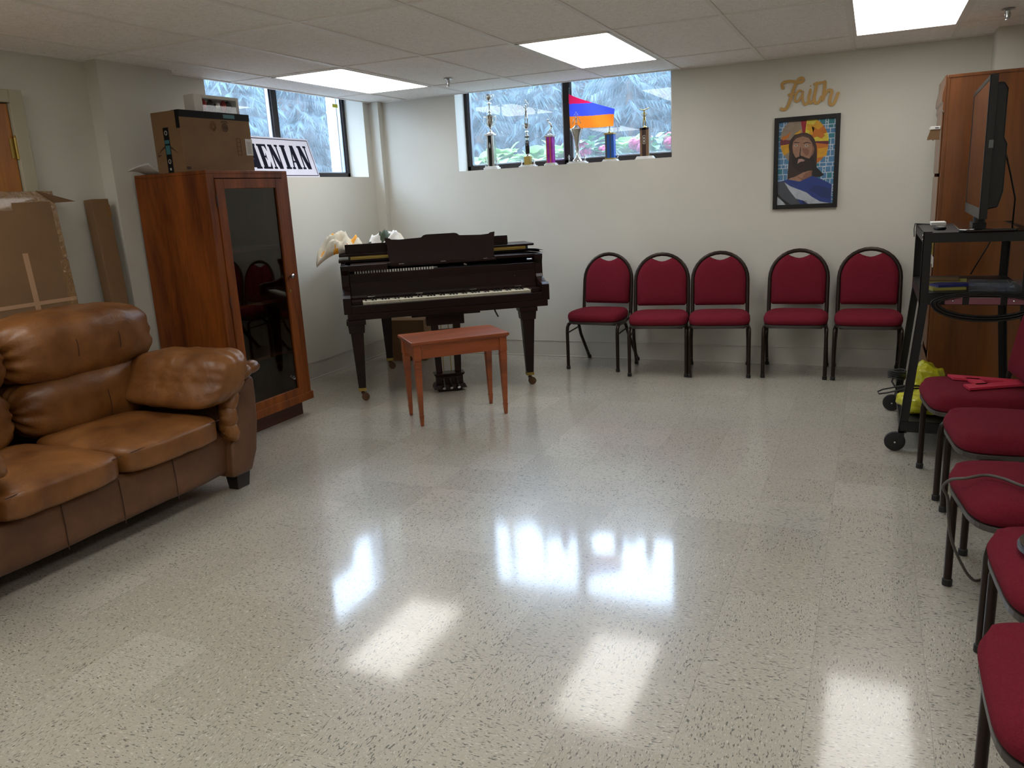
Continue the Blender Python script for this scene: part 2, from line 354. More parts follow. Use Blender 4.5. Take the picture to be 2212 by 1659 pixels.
    def build(s, name, m, parent=None, smooth=False, bev=0, weld=False, sub=0, solid=0, auto=None, seg=2):
        me = bpy.data.meshes.new(name); me.from_pydata([tuple(v) for v in s.v], [], s.f)
        ms = m if isinstance(m, (list, tuple)) else [m]
        for x in ms: me.materials.append(x)
        for p, i in zip(me.polygons, s.mi): p.material_index = min(i, len(ms) - 1)
        if smooth:
            for p in me.polygons: p.use_smooth = True
        me.update(); o = bpy.data.objects.new(name, me); C.objects.link(o)
        if weld or smooth:
            import bmesh
            b = bmesh.new(); b.from_mesh(me); bmesh.ops.remove_doubles(b, verts=b.verts, dist=1e-5); bmesh.ops.recalc_face_normals(b, faces=b.faces); b.to_mesh(me); b.free()
        if smooth and auto is not None: me.set_sharp_from_angle(angle=auto)
        if solid:
            q = o.modifiers.new('thickness', 'SOLIDIFY'); q.thickness = solid; q.offset = 0
        if bev:
            q = o.modifiers.new('bevel', 'BEVEL'); q.width = bev; q.segments = seg; q.limit_method = 'ANGLE'; q.angle_limit = .6
        if sub:
            q = o.modifiers.new('subdivision', 'SUBSURF'); q.levels = sub; q.render_levels = sub
        if parent: o.parent = parent
        return o
AU = math.radians(40)
def smooth(pts, n=4):
    out = []
    for i in range(len(pts) - 1):
        p0 = pts[max(0, i - 1)]; p1 = pts[i]; p2 = pts[i + 1]; p3 = pts[min(len(pts) - 1, i + 2)]
        for k in range(n):
            t = k / n; out.append(tuple(.5 * ((2 * p1[j]) + (-p0[j] + p2[j]) * t + (2 * p0[j] - 5 * p1[j] + 4 * p2[j] - p3[j]) * t * t + (-p0[j] + 3 * p1[j] - 3 * p2[j] + p3[j]) * t ** 3) for j in (0, 1)))
    out.append(pts[-1]); return out
def tag(o, label, cat, group=None, kind=None):
    if label: o['label'] = label
    if cat: o['category'] = cat
    if group: o['group'] = group
    if kind: o['kind'] = kind
    return o
def thing(name, label, cat, loc=(0, 0, 0), rz=0, group=None):
    o = bpy.data.objects.new(name, None); C.objects.link(o); o.empty_display_size = .05
    o.location = loc; o.rotation_euler = (0, 0, rz); return tag(o, label, cat, group)
def struct(o): o['kind'] = 'structure'; return o
def dup(root, loc, rz, label, group=None):
    r = root.copy(); C.objects.link(r); r.location = loc; r.rotation_euler = (0, 0, rz); r['label'] = label
    if group: r['group'] = group
    for ch in list(root.children):
        c = ch.copy(); C.objects.link(c); c.parent = r
        for g in list(ch.children):
            d = g.copy(); C.objects.link(d); d.parent = c
    return r
def text(body, size, name, m, parent, M4, ext=.0004, align='CENTER', sx=1.0):
    cu = bpy.data.curves.new(name, 'FONT'); cu.body = body; cu.size = size; cu.extrude = ext; cu.align_x = align; cu.align_y = 'CENTER'
    o = bpy.data.objects.new(name, cu); C.objects.link(o); cu.materials.append(m)
    bpy.context.view_layer.update()
    me = bpy.data.meshes.new_from_object(o); C.objects.unlink(o); bpy.data.objects.remove(o)
    q = bpy.data.objects.new(name, me); C.objects.link(q); q.matrix_local = M4 @ Matrix.Diagonal((sx, 1, 1, 1)); q.parent = parent
    return q

# ================================================================== room shell
XL, YB, ZC, XR, YF = -4.183, 6.445, 2.2735, 1.45, -2.6
W2 = (-3.344, -1.461, 1.632); W1 = (4.40, 6.285, 1.632)      # window openings and sill height
TOP = 2.52
b = MB(); b.box(XL - .3, YF - .2, -.08, XR + .2, YB + .05, 0); struct(b.build('floor', m_floor))
# ceiling tiles (recessed 5 mm above the grid)
b = MB(); b.box(XL, YF, ZC + .005, XR, YB, ZC + .03); struct(b.build('ceiling', m_ceil))
b = MB(); gx0, gy0 = -3.831, 3.420
for k in range(-1, 10):
    x = gx0 + k * .6096
    if XL < x < XR: b.box(x - .012, YF, ZC - .001, x + .012, YB, ZC + .006)
for k in range(-6, 4):
    y = gy0 + k * 1.2192
    if YF < y < YB: b.box(XL, y - .012, ZC, XR, y + .012, ZC + .006)
for k in (-.5, .5):
    pass
struct(b.build('trim_1', m_grid)); 
b = MB()    # wall angle where ceiling meets wall
b.box(XL, YB - .02, ZC - .002, XR, YB + .002, ZC + .006); b.box(XL - .002, YF, ZC - .002, XL + .02, YB, ZC + .006)
struct(b.build('trim_2', m_grid))
# back wall with window opening
b = MB(); D = .25
b.box(XL - .35, YB, 0, W2[0], YB + D, TOP); b.box(W2[1], YB, 0, XR + .15, YB + D, TOP); b.box(W2[0], YB, 0, W2[1], YB + D, W2[2]); b.box(W2[0], YB, TOP - .04, W2[1], YB + D, TOP)
struct(b.build('wall_back', m_wall, bev=0))
# left wall
b = MB(); D2 = .30
b.box(XL - D2, YF, 0, XL, W1[0], TOP); b.box(XL - D2, W1[1], 0, XL, YB, TOP); b.box(XL - D2, W1[0], 0, XL, W1[1], W1[2]); b.box(XL - D2, W1[0], TOP - .04, XL, W1[1], TOP)
struct(b.build('wall_left', m_wall))
b = MB(); b.box(XR, YF, 0, XR + .15, YB, TOP); struct(b.build('wall_right', m_wall))
b = MB(); b.box(XL - .3, YF - .15, 0, XR + .15, YF, TOP); struct(b.build('wall_front', m_wall))
b = MB(); b.box(XL, YF, TOP, XR + .15, YB + .25, TOP + .05); struct(b.build('trim_3', m_wall))     # structural deck above the tiles
# boxed-out columns
b = MB(); b.box(XL, 3.475, 0, -4.085, 4.03, ZC + .005); struct(b.build('wall_pilaster_left', m_wall))
b = MB(); b.box(XL, 6.375, 0, -4.085, YB, ZC + .005); struct(b.build('wall_pilaster_corner', m_wall))
b = MB(); b.box(.672, 6.19, 0, XR, YB, ZC + .005); struct(b.build('wall_pilaster_right', m_wall))
# baseboards (tall vinyl base with a thin top bead and floor bead)
def baseboard(name, x0, y0, x1, y1):
    b = MB(); h = .145
    b.box(x0, y0, 0, x1, y1, h); dx, dy = (x1 - x0), (y1 - y0)
    if abs(dx) > abs(dy): b.box(x0, y0 - .004, h - .008, x1, y1, h); b.box(x0, y0 - .009, 0, x1, y1, .012)
    else: b.box(x0, y0, h - .008, x1 + .004, y1, h); b.box(x0, y0, 0, x1 + .009, y1, .012)
    return struct(b.build(name, m_base, bev=.002))
baseboard('baseboard_back', -4.085, YB - .008, .672, YB)
baseboard('baseboard_left', XL, 4.03, XL + .008, 6.375)

# ------------------------------------------------------------------ windows
def window(name, axis, lo, hi, face, out, sill, mull):
    """frame set at 'face' plane, outward direction sign 'out'; opening lo..hi along the other axis"""
    root = bpy.data.objects.new(name, None); C.objects.link(root); struct(root)
    def bx(b, a0, a1, d0, d1, z0, z1):
        if axis == 'x': b.box(a0, face + out * d0, z0, a1, face + out * d1, z1)
        else: b.box(face + out * d0, a0, z0, face + out * d1, a1, z1)
    w = .035; b = MB()
    bx(b, lo, lo + w, 0, .07, sill, TOP - .05); bx(b, hi - w, hi, 0, .07, sill, TOP - .05); bx(b, lo, hi, 0, .07, sill, sill + .045); bx(b, lo, hi, 0, .07, TOP - .09, TOP - .05)
    bx(b, mull - .032, mull + .032, 0, .07, sill, TOP - .05)
    b.build('window_frame', m_dkframe, root, bev=.003)
    for a, c in ((lo + w, mull - .032), (mull + .032, hi - w)):
        b = MB(); t = .014
        bx(b, a, a + t, .018, .05, sill + .045, TOP - .09); bx(b, c - t, c, .018, .05, sill + .045, TOP - .09); bx(b, a, c, .018, .05, sill + .045, sill + .055)
        b.build('sash', m_alu, root, bev=.002)
        b = MB(); bx(b, a + t, c - t, .03, .034, sill + .05, TOP - .09); b.build('pane', m_glass, root)
    return root
window('window_2', 'x', W2[0], W2[1], 6.618, 1, W2[2], -2.385)
window('window_1', 'y', W1[0], W1[1], -4.378, -1, W1[2], 5.34)
# outside masonry returns so that no gap shows round the frames
# ------------------------------------------------------------------ door on the left wall
d = thing('door_1', None, None); struct(d)
m_doorw = wood('honey_oak_door', '#7a4412', '#a2651c', .4, 'z', 2.4, .2)
m_doorfr = mat('door_frame_paint', '#a7a08a', .5)
b = MB(); b.box(XL + .001, 2.08, 0.0, XL + .035, 2.94, 2.0); b.build('door_leaf', m_doorw, d, bev=.002)
b = MB(); b.box(XL + .001, 2.945, 0, XL + .055, 3.02, 2.07); b.box(XL + .001, 2.0, 0, XL + .055, 2.075, 2.07); b.box(XL + .001, 2.075, 2.005, XL + .055, 2.945, 2.07); b.build('door_frame', m_doorfr, d, bev=.003)
for z in (1.775, .25, 1.0):
    b = MB(); b.tube([(XL + .045, 2.943, z - .055), (XL + .045, 2.943, z + .055)], .009, 10); b.box(XL + .034, 2.915, z - .05, XL + .038, 2.945, z + .05)
    b.ball((XL + .045, 2.943, z + .06), .008, 6); b.build('hinge', m_brass, d, smooth=True, auto=AU)

# ------------------------------------------------------------------ ceiling lights
def emis(name, strength, col=(1, .985, .95)):
    m = bpy.data.materials.new(name); m.use_nodes = True; nt = m.node_tree; nt.nodes.clear()
    o = N(nt, 'ShaderNodeOutputMaterial'); e = N(nt, 'ShaderNodeEmission'); e.inputs[0].default_value = col + (1,); e.inputs[1].default_value = strength
    nt.links.new(e.outputs[0], o.inputs[0]); return m
m_lens = emis('lit_diffuser', LAMP)
def light(i, j, label):
    x0 = gx0 + i * .6096; y0 = gy0 + j * 1.2192; t = thing('ceiling_light', label, 'ceiling light', (x0 + .3048, y0 + .6096, ZC), 0, 'recessed ceiling light panels')
    hx, hy = .3048, .6096
    b = MB(); w = .02
    for a in (-1, 1):
        b.box(a * (hx - .012), -hy + .012, -.003, a * (hx - .012 - w), hy - .012, .004); b.box(-hx + .012, a * (hy - .012), -.003, hx - .012, a * (hy - .012 - w), .004)
    b.build('light_frame', m_steel if False else m_grid, t, bev=.001)
    b = MB(); b.box(-hx + .03, -hy + .03, -.0015, hx - .03, hy - .03, .003); b.build('diffuser', m_lens, t)
light(0, 1, 'lit ceiling panel nearest the left window, above the piano corner')
light(3, 1, 'lit ceiling panel in the middle, in front of the trophy window')
light(6, 1, 'lit ceiling panel cut by the top edge, right of the gold wall word')
for i in (0, 3, 6): light(i, -2, 'added ceiling fill light behind the camera, out of the picture')  # fill lights added out of view to brighten the room
for i in (0, 3, 6): light(i, -4, 'added ceiling fill light at the far end behind the camera, out of the picture')  # second unseen row, also added as fill
# sprinkler heads
def sprinkler(x, y, label):
    t = thing('fire_sprinkler', label, 'sprinkler', (x, y, ZC), 0, 'fire sprinklers')
    b = MB(); b.lathe([(.034, 0), (.034, -.004), (.02, -.007), (.012, -.008)][::-1], n=20); b.build('escutcheon', m_steel, t, smooth=True, auto=AU)
    b = MB(); b.lathe([(.003, -.052), (.008, -.046), (.008, -.04), (.01, -.02), (.012, -.008)], n=12)
    b.tube([(.012, 0, -.018), (.014, 0, -.032), (.004, 0, -.05)], .0025, 6); b.tube([(-.012, 0, -.018), (-.014, 0, -.032), (-.004, 0, -.05)], .0025, 6); b.build('sprinkler_head', m_steel, t, smooth=True, auto=AU)
    b = MB(); b.lathe([(.014, -.055), (.014, -.053), (.002, -.051)], n=12); b.build('deflector', m_steel, t)
sprinkler(-2.94, 5.583, 'chrome fire sprinkler head on the ceiling right of the left light panel')
sprinkler(.64, 5.54, 'chrome fire sprinkler head on the ceiling in the top right corner')

# ================================================================== outside the windows
m_bark = mat('bark', '#54483c', .9, var=.2)
m_needle = leaf_mat('blue_green_needles', '#1f3b46', '#47666f', .25)
m_needle2 = leaf_mat('pale_green_needles', '#2f4e58', '#5f7f86', .3)
m_hosta = leaf_mat('hosta_leaf', '#5d8650', '#9dbf7c', .45)
m_hosta2 = leaf_mat('hydrangea_leaf', '#2d5a3c', '#57875a', .3)
m_pink = mat('pink_petals', '#a83565', .6, var=.25, vscale=30)
m_soil = mat('mulch', '#6a625c', .9, var=.2, bump=.5, bscale=20)
b = MB()
b.grid(lambda u, v: (-12 + 16 * u, 6.70 + 9 * v, 1.60 + .35 * min(1, v * 2.2) + .03 * noise.noise((u * 20, v * 20, 0))), 30, 20)
b.grid(lambda u, v: (XL - .31 - 8 * u, -2 + 8.7 * v, 1.50 + .5 * u + .03 * noise.noise((u * 20, v * 20, 5))), 20, 20)
struct(b.build('ground_outside', m_soil, smooth=True))
def conifer(name, x, y, z, h, r, label, m, n=2600, seed=1, face=0):
    rnd = random.Random(seed); t = thing(name, label, 'tree', (x, y, z), 0, 'evergreens outside the windows')
    b = MB(); b.tube([(0, 0, 0), (0, 0, h * .6), (.02, 0, h * .96)], [.06, .04, .01], 7); b.build('trunk', m_bark, t)
    b = MB()
    for k in range(n // 24):
        zz = rnd.uniform(.02, .97) * h; a = rnd.uniform(0, 2 * PI); L = r * (1 - .15 * zz / h) * rnd.uniform(.45, 1.05)
        dx, dy = math.cos(a), math.sin(a)
        for q in range(24):       # drooping needles hang from each branch
            s = (q + 1) / 24; px, py = dx * L * s, dy * L * s; pz = zz - .22 * L * s * s
            sd = 1 if q % 2 else -1; ln = rnd.uniform(.09, .2); sp = rnd.uniform(.2, .8)
            ex = px + (-dy * sd * sp + dx * .5) * ln; ey = py + (dx * sd * sp + dy * .5) * ln; ez = pz - ln * rnd.uniform(.5, 1.1)
            w = rnd.uniform(.006, .012)
            b.face([(px - dy * 0, py, pz + w), (px, py, pz - w), (ex, ey, ez)]); b.face([(px - w, py - w, pz), (px + w, py + w, pz), (ex, ey, ez)])
    b.build('foliage', m, t)
    return t
spots = [(-5.3 + .93 * k, 9.0, 0) for k in range(7)] + [(-5.75 + .93 * k, 9.95, 1) for k in range(8)]
WORDS = ['behind the wall left of the trophy window', 'behind the left jamb of the trophy window', 'behind the tall cup trophy', 'behind the purple column trophy', 'behind the flag', 'above the blue column trophy', 'behind the right edge of the trophy window']
for k, (x, y, q) in enumerate(spots):
    conifer('evergreen_tree', x, y, 1.74 + .1 * (y > 9.5), 1.18 + .06 * (k % 3), .52, ('front row blue green drooping evergreen outside, ' + WORDS[k]) if q == 0 else ('pale evergreen in the back row outside, number %s from the left' % ('one two three four five six seven eight'.split()[k - 7])), m_needle if q == 0 else m_needle2, 2600, seed=k + 3)
spots1 = [(-6.9, 2.9, 1), (-6.9, 4.1, 0), (-6.9, 5.3, 1), (-6.9, 6.5, 0), (-6.9, 7.7, 1), (-6.9, 8.9, 0), (-7.1, 10.05, 1)]
W1W = ['behind the stacked boxes', 'left of the mullion of the left window', 'right of the mullion of the left window', 'behind the white post outside the left window', 'beyond the corner outside the left window', 'far right seen through the left window', 'farthest right seen through the left window']
for k, (x, y, q) in enumerate(spots1):
    conifer('evergreen_tree', x, y, 1.55, 1.65, .56, ('blue green' if q == 0 else 'pale green') + ' drooping evergreen outside, ' + W1W[k], m_needle if q == 0 else m_needle2, 3800, seed=k + 33)
def leaf(b, o, a, el, L, w, droop=.5, n=5):
    d = Vector((math.cos(a), math.sin(a), 0)); sd = Vector((-math.sin(a), math.cos(a), 0)); rows = []
    for i in range(n + 1):
        s = i / n; p = Vector(o) + d * (L * s * math.cos(el)) + Vector((0, 0, L * (s * math.sin(el) - droop * s * s)))
        ww = w * math.sin(PI * min(1, s * .92 + .06)) ** .8
        rows.append((p + sd * ww + Vector((0, 0, .25 * ww)), p, p - sd * ww + Vector((0, 0, .25 * ww))))
    v = [q for R in rows for q in R]; f = []
    for i in range(n):
        for k in range(2): f.append((i * 3 + k, i * 3 + k + 1, i * 3 + k + 4, i * 3 + k + 3))
    b.add(v, f)
def hosta(x, y, z, s, label, seed):
    rnd = random.Random(seed); t = thing('hosta', label, 'plant', (x, y, z), 0, 'hostas outside the trophy window'); b = MB()
    for k in range(34):
        a = rnd.uniform(0, 2 * PI); el = rnd.uniform(.5, 1.35); leaf(b, (.04 * math.cos(a), .04 * math.sin(a), .02), a, el, s * rnd.uniform(.8, 1.25), s * rnd.uniform(.2, .3), rnd.uniform(.3, .7))
    b.build('leaves', m_hosta, t, smooth=True); return t
for k, (x, y, s, w) in enumerate([(-3.62, 7.35, .26, 'at the left end of the trophy window, low'), (-2.98, 7.35, .27, 'behind the tall cup trophy'), (-3.7, 8.1, .30, 'in the back, left of the tall cup trophy'), (-3.0, 8.1, .30, 'in the back, behind the two-cup trophy'),
                            (-2.3, 8.1, .30, 'in the back, behind the flag'), (-1.6, 8.15, .30, 'in the back, behind the brown column trophy'), (-.9, 8.1, .32, 'in the back, at the right edge of the trophy window')]):
    hosta(x, y, 1.63 + .08 * (y > 8), s * 1.12, 'pale green hosta outside, ' + w, k + 50)
def hydrangea(x, y, z, s, label, seed):
    rnd = random.Random(seed); t = thing('hydrangea', label, 'plant', (x, y, z), 0, 'hydrangeas outside the trophy window'); b = MB()
    for k in range(80):
        a = rnd.uniform(0, 2 * PI); r = s * rnd.uniform(0, .8); zz = s * rnd.uniform(.1, 1.0) * (1 - .3 * r / s)
        leaf(b, (r * math.cos(a), r * math.sin(a), zz), a + rnd.uniform(-1, 1), rnd.uniform(-.2, .7), .14, .04, .3, 3)
    b.build('leaves', m_hosta2, t, smooth=True)
    for k in range(6):
        a = rnd.uniform(PI * .9, 2.1 * PI); r = s * rnd.uniform(.3, .75); c = Vector((r * math.cos(a), r * math.sin(a), s * rnd.uniform(.5, 1.0)))
        b = MB()
        for q in range(60):
            dd = Vector((rnd.gauss(0, 1), rnd.gauss(0, 1), rnd.gauss(0, 1))).normalized(); p = c + dd * .058; u = dd.orthogonal().normalized(); v = dd.cross(u)
            rr = .014; b.face([p + u * rr, p + v * rr, p - u * rr, p - v * rr])
        b.ball(c, .052, 6); b.build('flower_head', m_pink, t)
for k, (x, y, s, w) in enumerate([(-2.38, 7.3, .27, 'behind the fluted cup trophy'), (-1.80, 7.3, .27, 'between the blue and the brown trophy'), (-1.22, 7.3, .27, 'at the lower right of the trophy window')]):
    hydrangea(x, y, 1.61, s, 'hydrangea bush with pink flower heads outside, ' + w, k + 70)
def hedge(x0, y0, x1, y1, z0, z1, label, seed):
    rnd = random.Random(seed); t = thing('hedge', label, 'hedge', (0, 0, 0)); b = MB(); b.box(x0 + .1, y0 + .1, z0, x1 - .1, y1 - .1, z1 - .08); b.build('stems', m_bark, t)
    b = MB(); n = int(3600 * max(x1 - x0, y1 - y0) / 8)
    for k in range(n * 3):
        if (x1 - x0) > (y1 - y0): p_ = Vector((rnd.uniform(x0, x1), y0 + rnd.uniform(0, .10), rnd.uniform(z0, z1)))
        else: p_ = Vector((x1 - rnd.uniform(0, .10), rnd.uniform(y0, y1), rnd.uniform(z0, z1)))
        if k % 4 == 0: p_ = Vector((rnd.uniform(x0, x1), rnd.uniform(y0, y1), z1 - rnd.uniform(-.03, .1)))
        d1 = Vector((rnd.gauss(0, 1), rnd.gauss(0, 1), rnd.gauss(-.6, .6))).normalized(); d2 = d1.orthogonal().normalized(); l_ = rnd.uniform(.06, .16)
        b.face([p_ - d2 * .018, p_ + d2 * .018, p_ + d1 * l_])
    b.build('foliage', m_needle, t); return t
hedge(-7.9, 10.7, 3.2, 11.2, 1.9, 3.02, 'dense evergreen hedge behind the trees outside the trophy window', 5)
hedge(-8.75, 1.5, -8.25, 16.0, 1.9, 3.15, 'dense evergreen hedge behind the trees outside the left window', 6)
b = MB(); b.tube([(-4.75, 6.60, 1.45), (-4.75, 6.60, 2.9)], .045, 12); 
for z in (1.75, 2.0, 2.25): b.tube([(-4.75, 6.60, z), (-4.75, 6.60, z + .02)], .05, 12)
tag(b.build('downspout', m_pipe, smooth=True, auto=AU), 'pale downspout outside the right side of the left window', 'downspout')

# ================================================================== banquet chairs (origin: floor, midway between the front feet; front = -y)
def arc(cx, cz, rx, rz, a0, a1, n): return [(cx + rx * math.cos(a0 + (a1 - a0) * i / n), cz + rz * math.sin(a0 + (a1 - a0) * i / n)) for i in range(n + 1)]
def make_chair(label):
    t = thing('banquet_chair', label, 'chair', (0, 0, 0))
    hw = .205; tr = .0115
    def backy(z): return .335 + (z - .42) * .16          # raked back
    # arch tube
    outl = [(-hw, .40), (-hw, .55), (-hw, .69)] + arc(0, .69, hw, .205, PI, 0, 16)[1:-1] + [(hw, .69), (hw, .55), (hw, .40)]
    b = MB(); b.tube([(x, backy(z), z) for x, z in outl], .0105, 12, ry=.0145, up=(0, 1, 0)); b.build('back_frame', m_darkmetal, t, smooth=True, auto=AU)
    # back pad: rounded top with a scalloped grip notch
    def outline():
        w = hw - .013; p = [(-w + .012, .500), (-w, .515), (-w, .69)]
        p += arc(0, .69, w, .194, PI, PI * .645, 8)[1:]
        p += [(-.072, .862), (-.055, .853), (-.025, .842), (0, .838), (.025, .842), (.055, .853), (.072, .862)]
        p += arc(0, .69, w, .194, PI * .355, 0, 8)
        p += [(w, .515), (w - .012, .500)]
        return p
    ol = outline(); cx, cz = 0, .67; b = MB(); rings = []
    for s, dy in ((.55, -.034), (.82, -.031), (.94, -.022), (1.0, -.006), (1.0, .010), (.95, .018), (.6, .022)):
        rings.append([(cx + (x - cx) * s, backy(cz + (z - cz) * s) + dy, cz + (z - cz) * s) for x, z in ol])
    n = len(ol); v = [p for R in rings for p in R]; f = []
    for i in range(len(rings) - 1):
        for k in range(n): f.append((i * n + k, i * n + (k + 1) % n, (i + 1) * n + (k + 1) % n, (i + 1) * n + k))
    f += [tuple(range(n))[::-1], tuple((len(rings) - 1) * n + k for k in range(n))]
    b.add(v, f); b.build('backrest', m_fabric, t, smooth=True, auto=math.radians(60))
    # seat: waterfall front, rounded corners, slightly domed
    def seatpt(u, v):       # u angle 0..1 round, v ring
        return None
    def so(s, grow=0):      # plan outline scaled
        pts = []
        for k in range(40):
            a = 2 * PI * k / 40; ca, sa = math.cos(a), math.sin(a); e = .42
            x = math.copysign(abs(ca) ** e, ca); y = math.copysign(abs(sa) ** e, sa)
            w = .222 if y < 0 else .222 - .028 * max(0, y)
            pts.append((x * (w * s + grow), .165 + y * (.208 * s + grow)))
        return pts
    b = MB(); rings = []
    for s, z in ((.5, .398), (.93, .398), (.985, .408), (1.0, .425), (.995, .442), (.965, .459), (.90, .469), (.7, .475), (.35, .478), (.02, .479)):
        rings.append([(x, y, z - (.012 if y < -.01 and z > .43 else 0)) for x, y in so(s)])
    n = 40; v = [p for R in rings for p in R]; f = []
    for i in range(len(rings) - 1):
        for k in range(n): f.append((i * n + k, i * n + (k + 1) % n, (i + 1) * n + (k + 1) % n, (i + 1) * n + k))
    f += [tuple(range(n))[::-1], tuple((len(rings) - 1) * n + k for k in range(n))]
    b.add(v, f); b.build('seat', m_fabric, t, smooth=True, auto=math.radians(60))
    b = MB(); o1 = so(.975); b.prism(o1, .380, .399); b.build('seat_pan', m_pan, t, bev=.002)
    # frame rails under the seat
    b = MB(); b.tube([(-hw + .02, .335, .375), (hw - .02, .335, .375)], .009, 8); b.tube([(-hw + .02, .05, .372), (hw - .02, .05, .372)], .009, 8)
    for s in (-1, 1): b.tube([(s * hw, backy(.42), .42), (s * (hw - .003), .31, .385), (s * (hw - .006), .2, .372)], .0105, 8)
    b.build('seat_frame', m_darkmetal, t, smooth=True, auto=AU)
    for s in (-1, 1):
        x = s * .213
        b = MB(); pts = [(s * .205, .20, .371), (s * .208, .06, .374), (x, .025, .366), (x, .006, .345), (x, 0, .31), (x, 0, .16), (x, 0, .018)]
        b.tube(pts, .0135, 10); g = b.build('leg', m_darkmetal, t, smooth=True, auto=AU)
        b = MB(); b.lathe([(.0165, .004), (.0165, .026), (.0135, .03)], (x, 0, 0), 10); b.build('leg_cap', m_rubber, g)
        b = MB(); b.lathe([(.012, 0), (.012, .005)], (x, 0, 0), 10); b.build('glide', m_glide, g)
        b = MB(); x2 = s * .212
        b.tube([(s * .20, .17, .375), (s * .206, .215, .35), (x2, .27, .25), (s * .216, .39, .10), (s * .218, .455, .018)], .013, 10); g = b.build('leg', m_darkmetal, t, smooth=True, auto=AU)
        b = MB(); b.lathe([(.0165, .004), (.0165, .026), (.0135, .03)], (s * .218, .458, 0), 10); b.build('leg_cap', m_rubber, g)
        b = MB()
        for z, y in ((.17, .335), (.07, .414)): b.ball((s * .216 - s * .003, y - .009, z), .0055, 6)
        b.build('bolt', m_glide, g)
        b = MB(); b.tube([(x, .004, .30), (s * .209, .24, .318)], .006, 8); b.build('brace', m_darkmetal, t, smooth=True, auto=AU)
    return t
BW = 'burgundy banquet chair against the back wall, '
ch0 = make_chair(BW + 'first from the piano'); ch0.location = (-1.992, 5.945, 0); ch0.rotation_euler = (0, 0, math.radians(-4)); ch0['group'] = 'burgundy chairs along the back wall'
for x, y, r, l in ((-1.437, 5.83, 8, 'second from the piano, turned slightly towards it'), (-.990, 5.885, 9, 'in front of the wall outlet'), (-.470, 5.955, 2, 'below the framed portrait'), (.010, 5.965, 1, 'farthest from the piano, next to the black cart')):
    dup(ch0, (x, y, 0), math.radians(r), BW + l)
RWL = ['burgundy chair seat in the right row with a red letter lying on it', 'burgundy chair in the right row, next to the one with the red letter',
       'burgundy chair in the right row with a grey cord hanging over its seat', 'burgundy chair in the right row with a round grey object on its seat', 'burgundy chair nearest the camera in the bottom right corner']
RW = [(.292, 3.945, -84), (.352, 3.39, -85), (.327, 2.695, -82.5), (.366, 2.150, -87), (.284, 1.610, -90)]
for (x, y, r), l in zip(RW, RWL):
    dup(ch0, (x, y, 0), math.radians(r), l, 'burgundy chairs in the row on the right')

# ================================================================== grand piano  (local: x along keyboard, y towards tail)
PA = math.radians(35); p = thing('baby_grand_piano', 'dark mahogany baby grand piano with a raised music desk in the corner', 'piano', (-3.35, 4.61, 0), PA)
W = 1.455
# rim: curved case with hollow top
def rimpts():
    o = [(-.02, .20)]
    o += [(-.02, .6), (-.02, 1.12), (.0, 1.22)]
    o += [(.10, 1.315), (.25, 1.34), (.40, 1.32), (.54, 1.25), (.66, 1.12), (.78, .97), (.92, .86), (1.10, .78), (1.28, .70), (1.40, .60), (1.46, .47), (1.47, .35), (1.47, .20)]
    return o
b = MB(); o = rimpts(); cxr, cyr = .6, .6
def inset(pt, d): 
    v = Vector((pt[0] - cxr, pt[1] - cyr)); l = v.length; v *= (l - d) / l; return (cxr + v.x, cyr + v.y)
oi = [inset(q, .035) for q in o]
n = len(o)
for i in range(n - 1):
    a, c, ai, ci = o[i], o[i + 1], oi[i], oi[i + 1]
    b.face([(a[0], a[1], .64), (a[0], a[1], .968), (c[0], c[1], .968), (c[0], c[1], .64)]); b.face([(ai[0], ai[1], .64), (ci[0], ci[1], .64), (ci[0], ci[1], .968), (ai[0], ai[1], .968)])
    b.face([(a[0], a[1], .968), (ai[0], ai[1], .968), (ci[0], ci[1], .968), (c[0], c[1], .968)])
b.face([(q[0], q[1], .64) for q in o])
b.build('rim', m_piano, p, smooth=True, auto=AU)
b = MB(); b.box(0, 0, .597, W, .62, .642); b.box(.45, .02, .582, .95, .5, .600); b.box(.03, .02, .642, W - .03, .05, .700)
b.build('keybed', m_piano, p, bev=.004)
b = MB(); b.prism([(.005, .642), (.005, .700), (.05, .700), (.05, .642)], .03, W - .03, 'x'); b.build('key_slip', m_piano, p, bev=.003)
prof = [(.0, .642), (.0, .757), (.035, .772), (.10, .772), (.15, .785), (.185, .80), (.20, .82), (.205, .90), (.185, .935), (.18, .968), (.30, .968), (.30, .642)]
for x0, x1 in ((-.022, .035), (W - .04, W + .015)):
    b = MB(); b.prism(prof, x0, x1, 'x'); b.build('cheek', m_piano, p, bev=.004)
for x0, x1 in ((.036, .112), (W - .112, W - .041)):
    b = MB(); b.box(x0, .035, .70, x1, .19, .730); b.build('key_block', m_piano, p, bev=.003)
K0, KW = .1145, 1.2255 / 52
for k in range(52):
    b = MB(); x = K0 + k * KW; b.box(x + .0005, .045, .700, x + KW - .0005, .19, .7185); b.box(x + .0005, .040, .7145, x + KW - .0005, .045, .7185); b.build('white_key', m_ivory, p)
bk = [0]
for k in range(52):
    if (k % 7) in (0, 2, 3, 5, 6) and k < 51: # A#, C#, D#, F#, G# follow white keys A,C,D,F,G
        b = MB(); x = K0 + (k + 1) * KW; b.prism([(.098, .7185), (.104, .7300), (.19, .7300), (.19, .7185)], x - .0052, x + .0052, 'x'); b.build('black_key', m_ebony, p)
b = MB(); b.prism([(.19, .715), (.186, .735), (.190, .75), (.197, .845), (.215, .845), (.215, .715)], .037, W - .042, 'x'); fb = b.build('fallboard', m_piano, p, bev=.002)
for x in (.18, .53, .93, 1.27):
    b = MB(); b.box(x - .025, .178, .736, x + .025, .183, .741); b.build('hinge', m_steel, fb)
for x in (.24, 1.25):
    b = MB(); b.ball((x, .193, .815), .007, 8); b.build('knob', m_piano, fb)
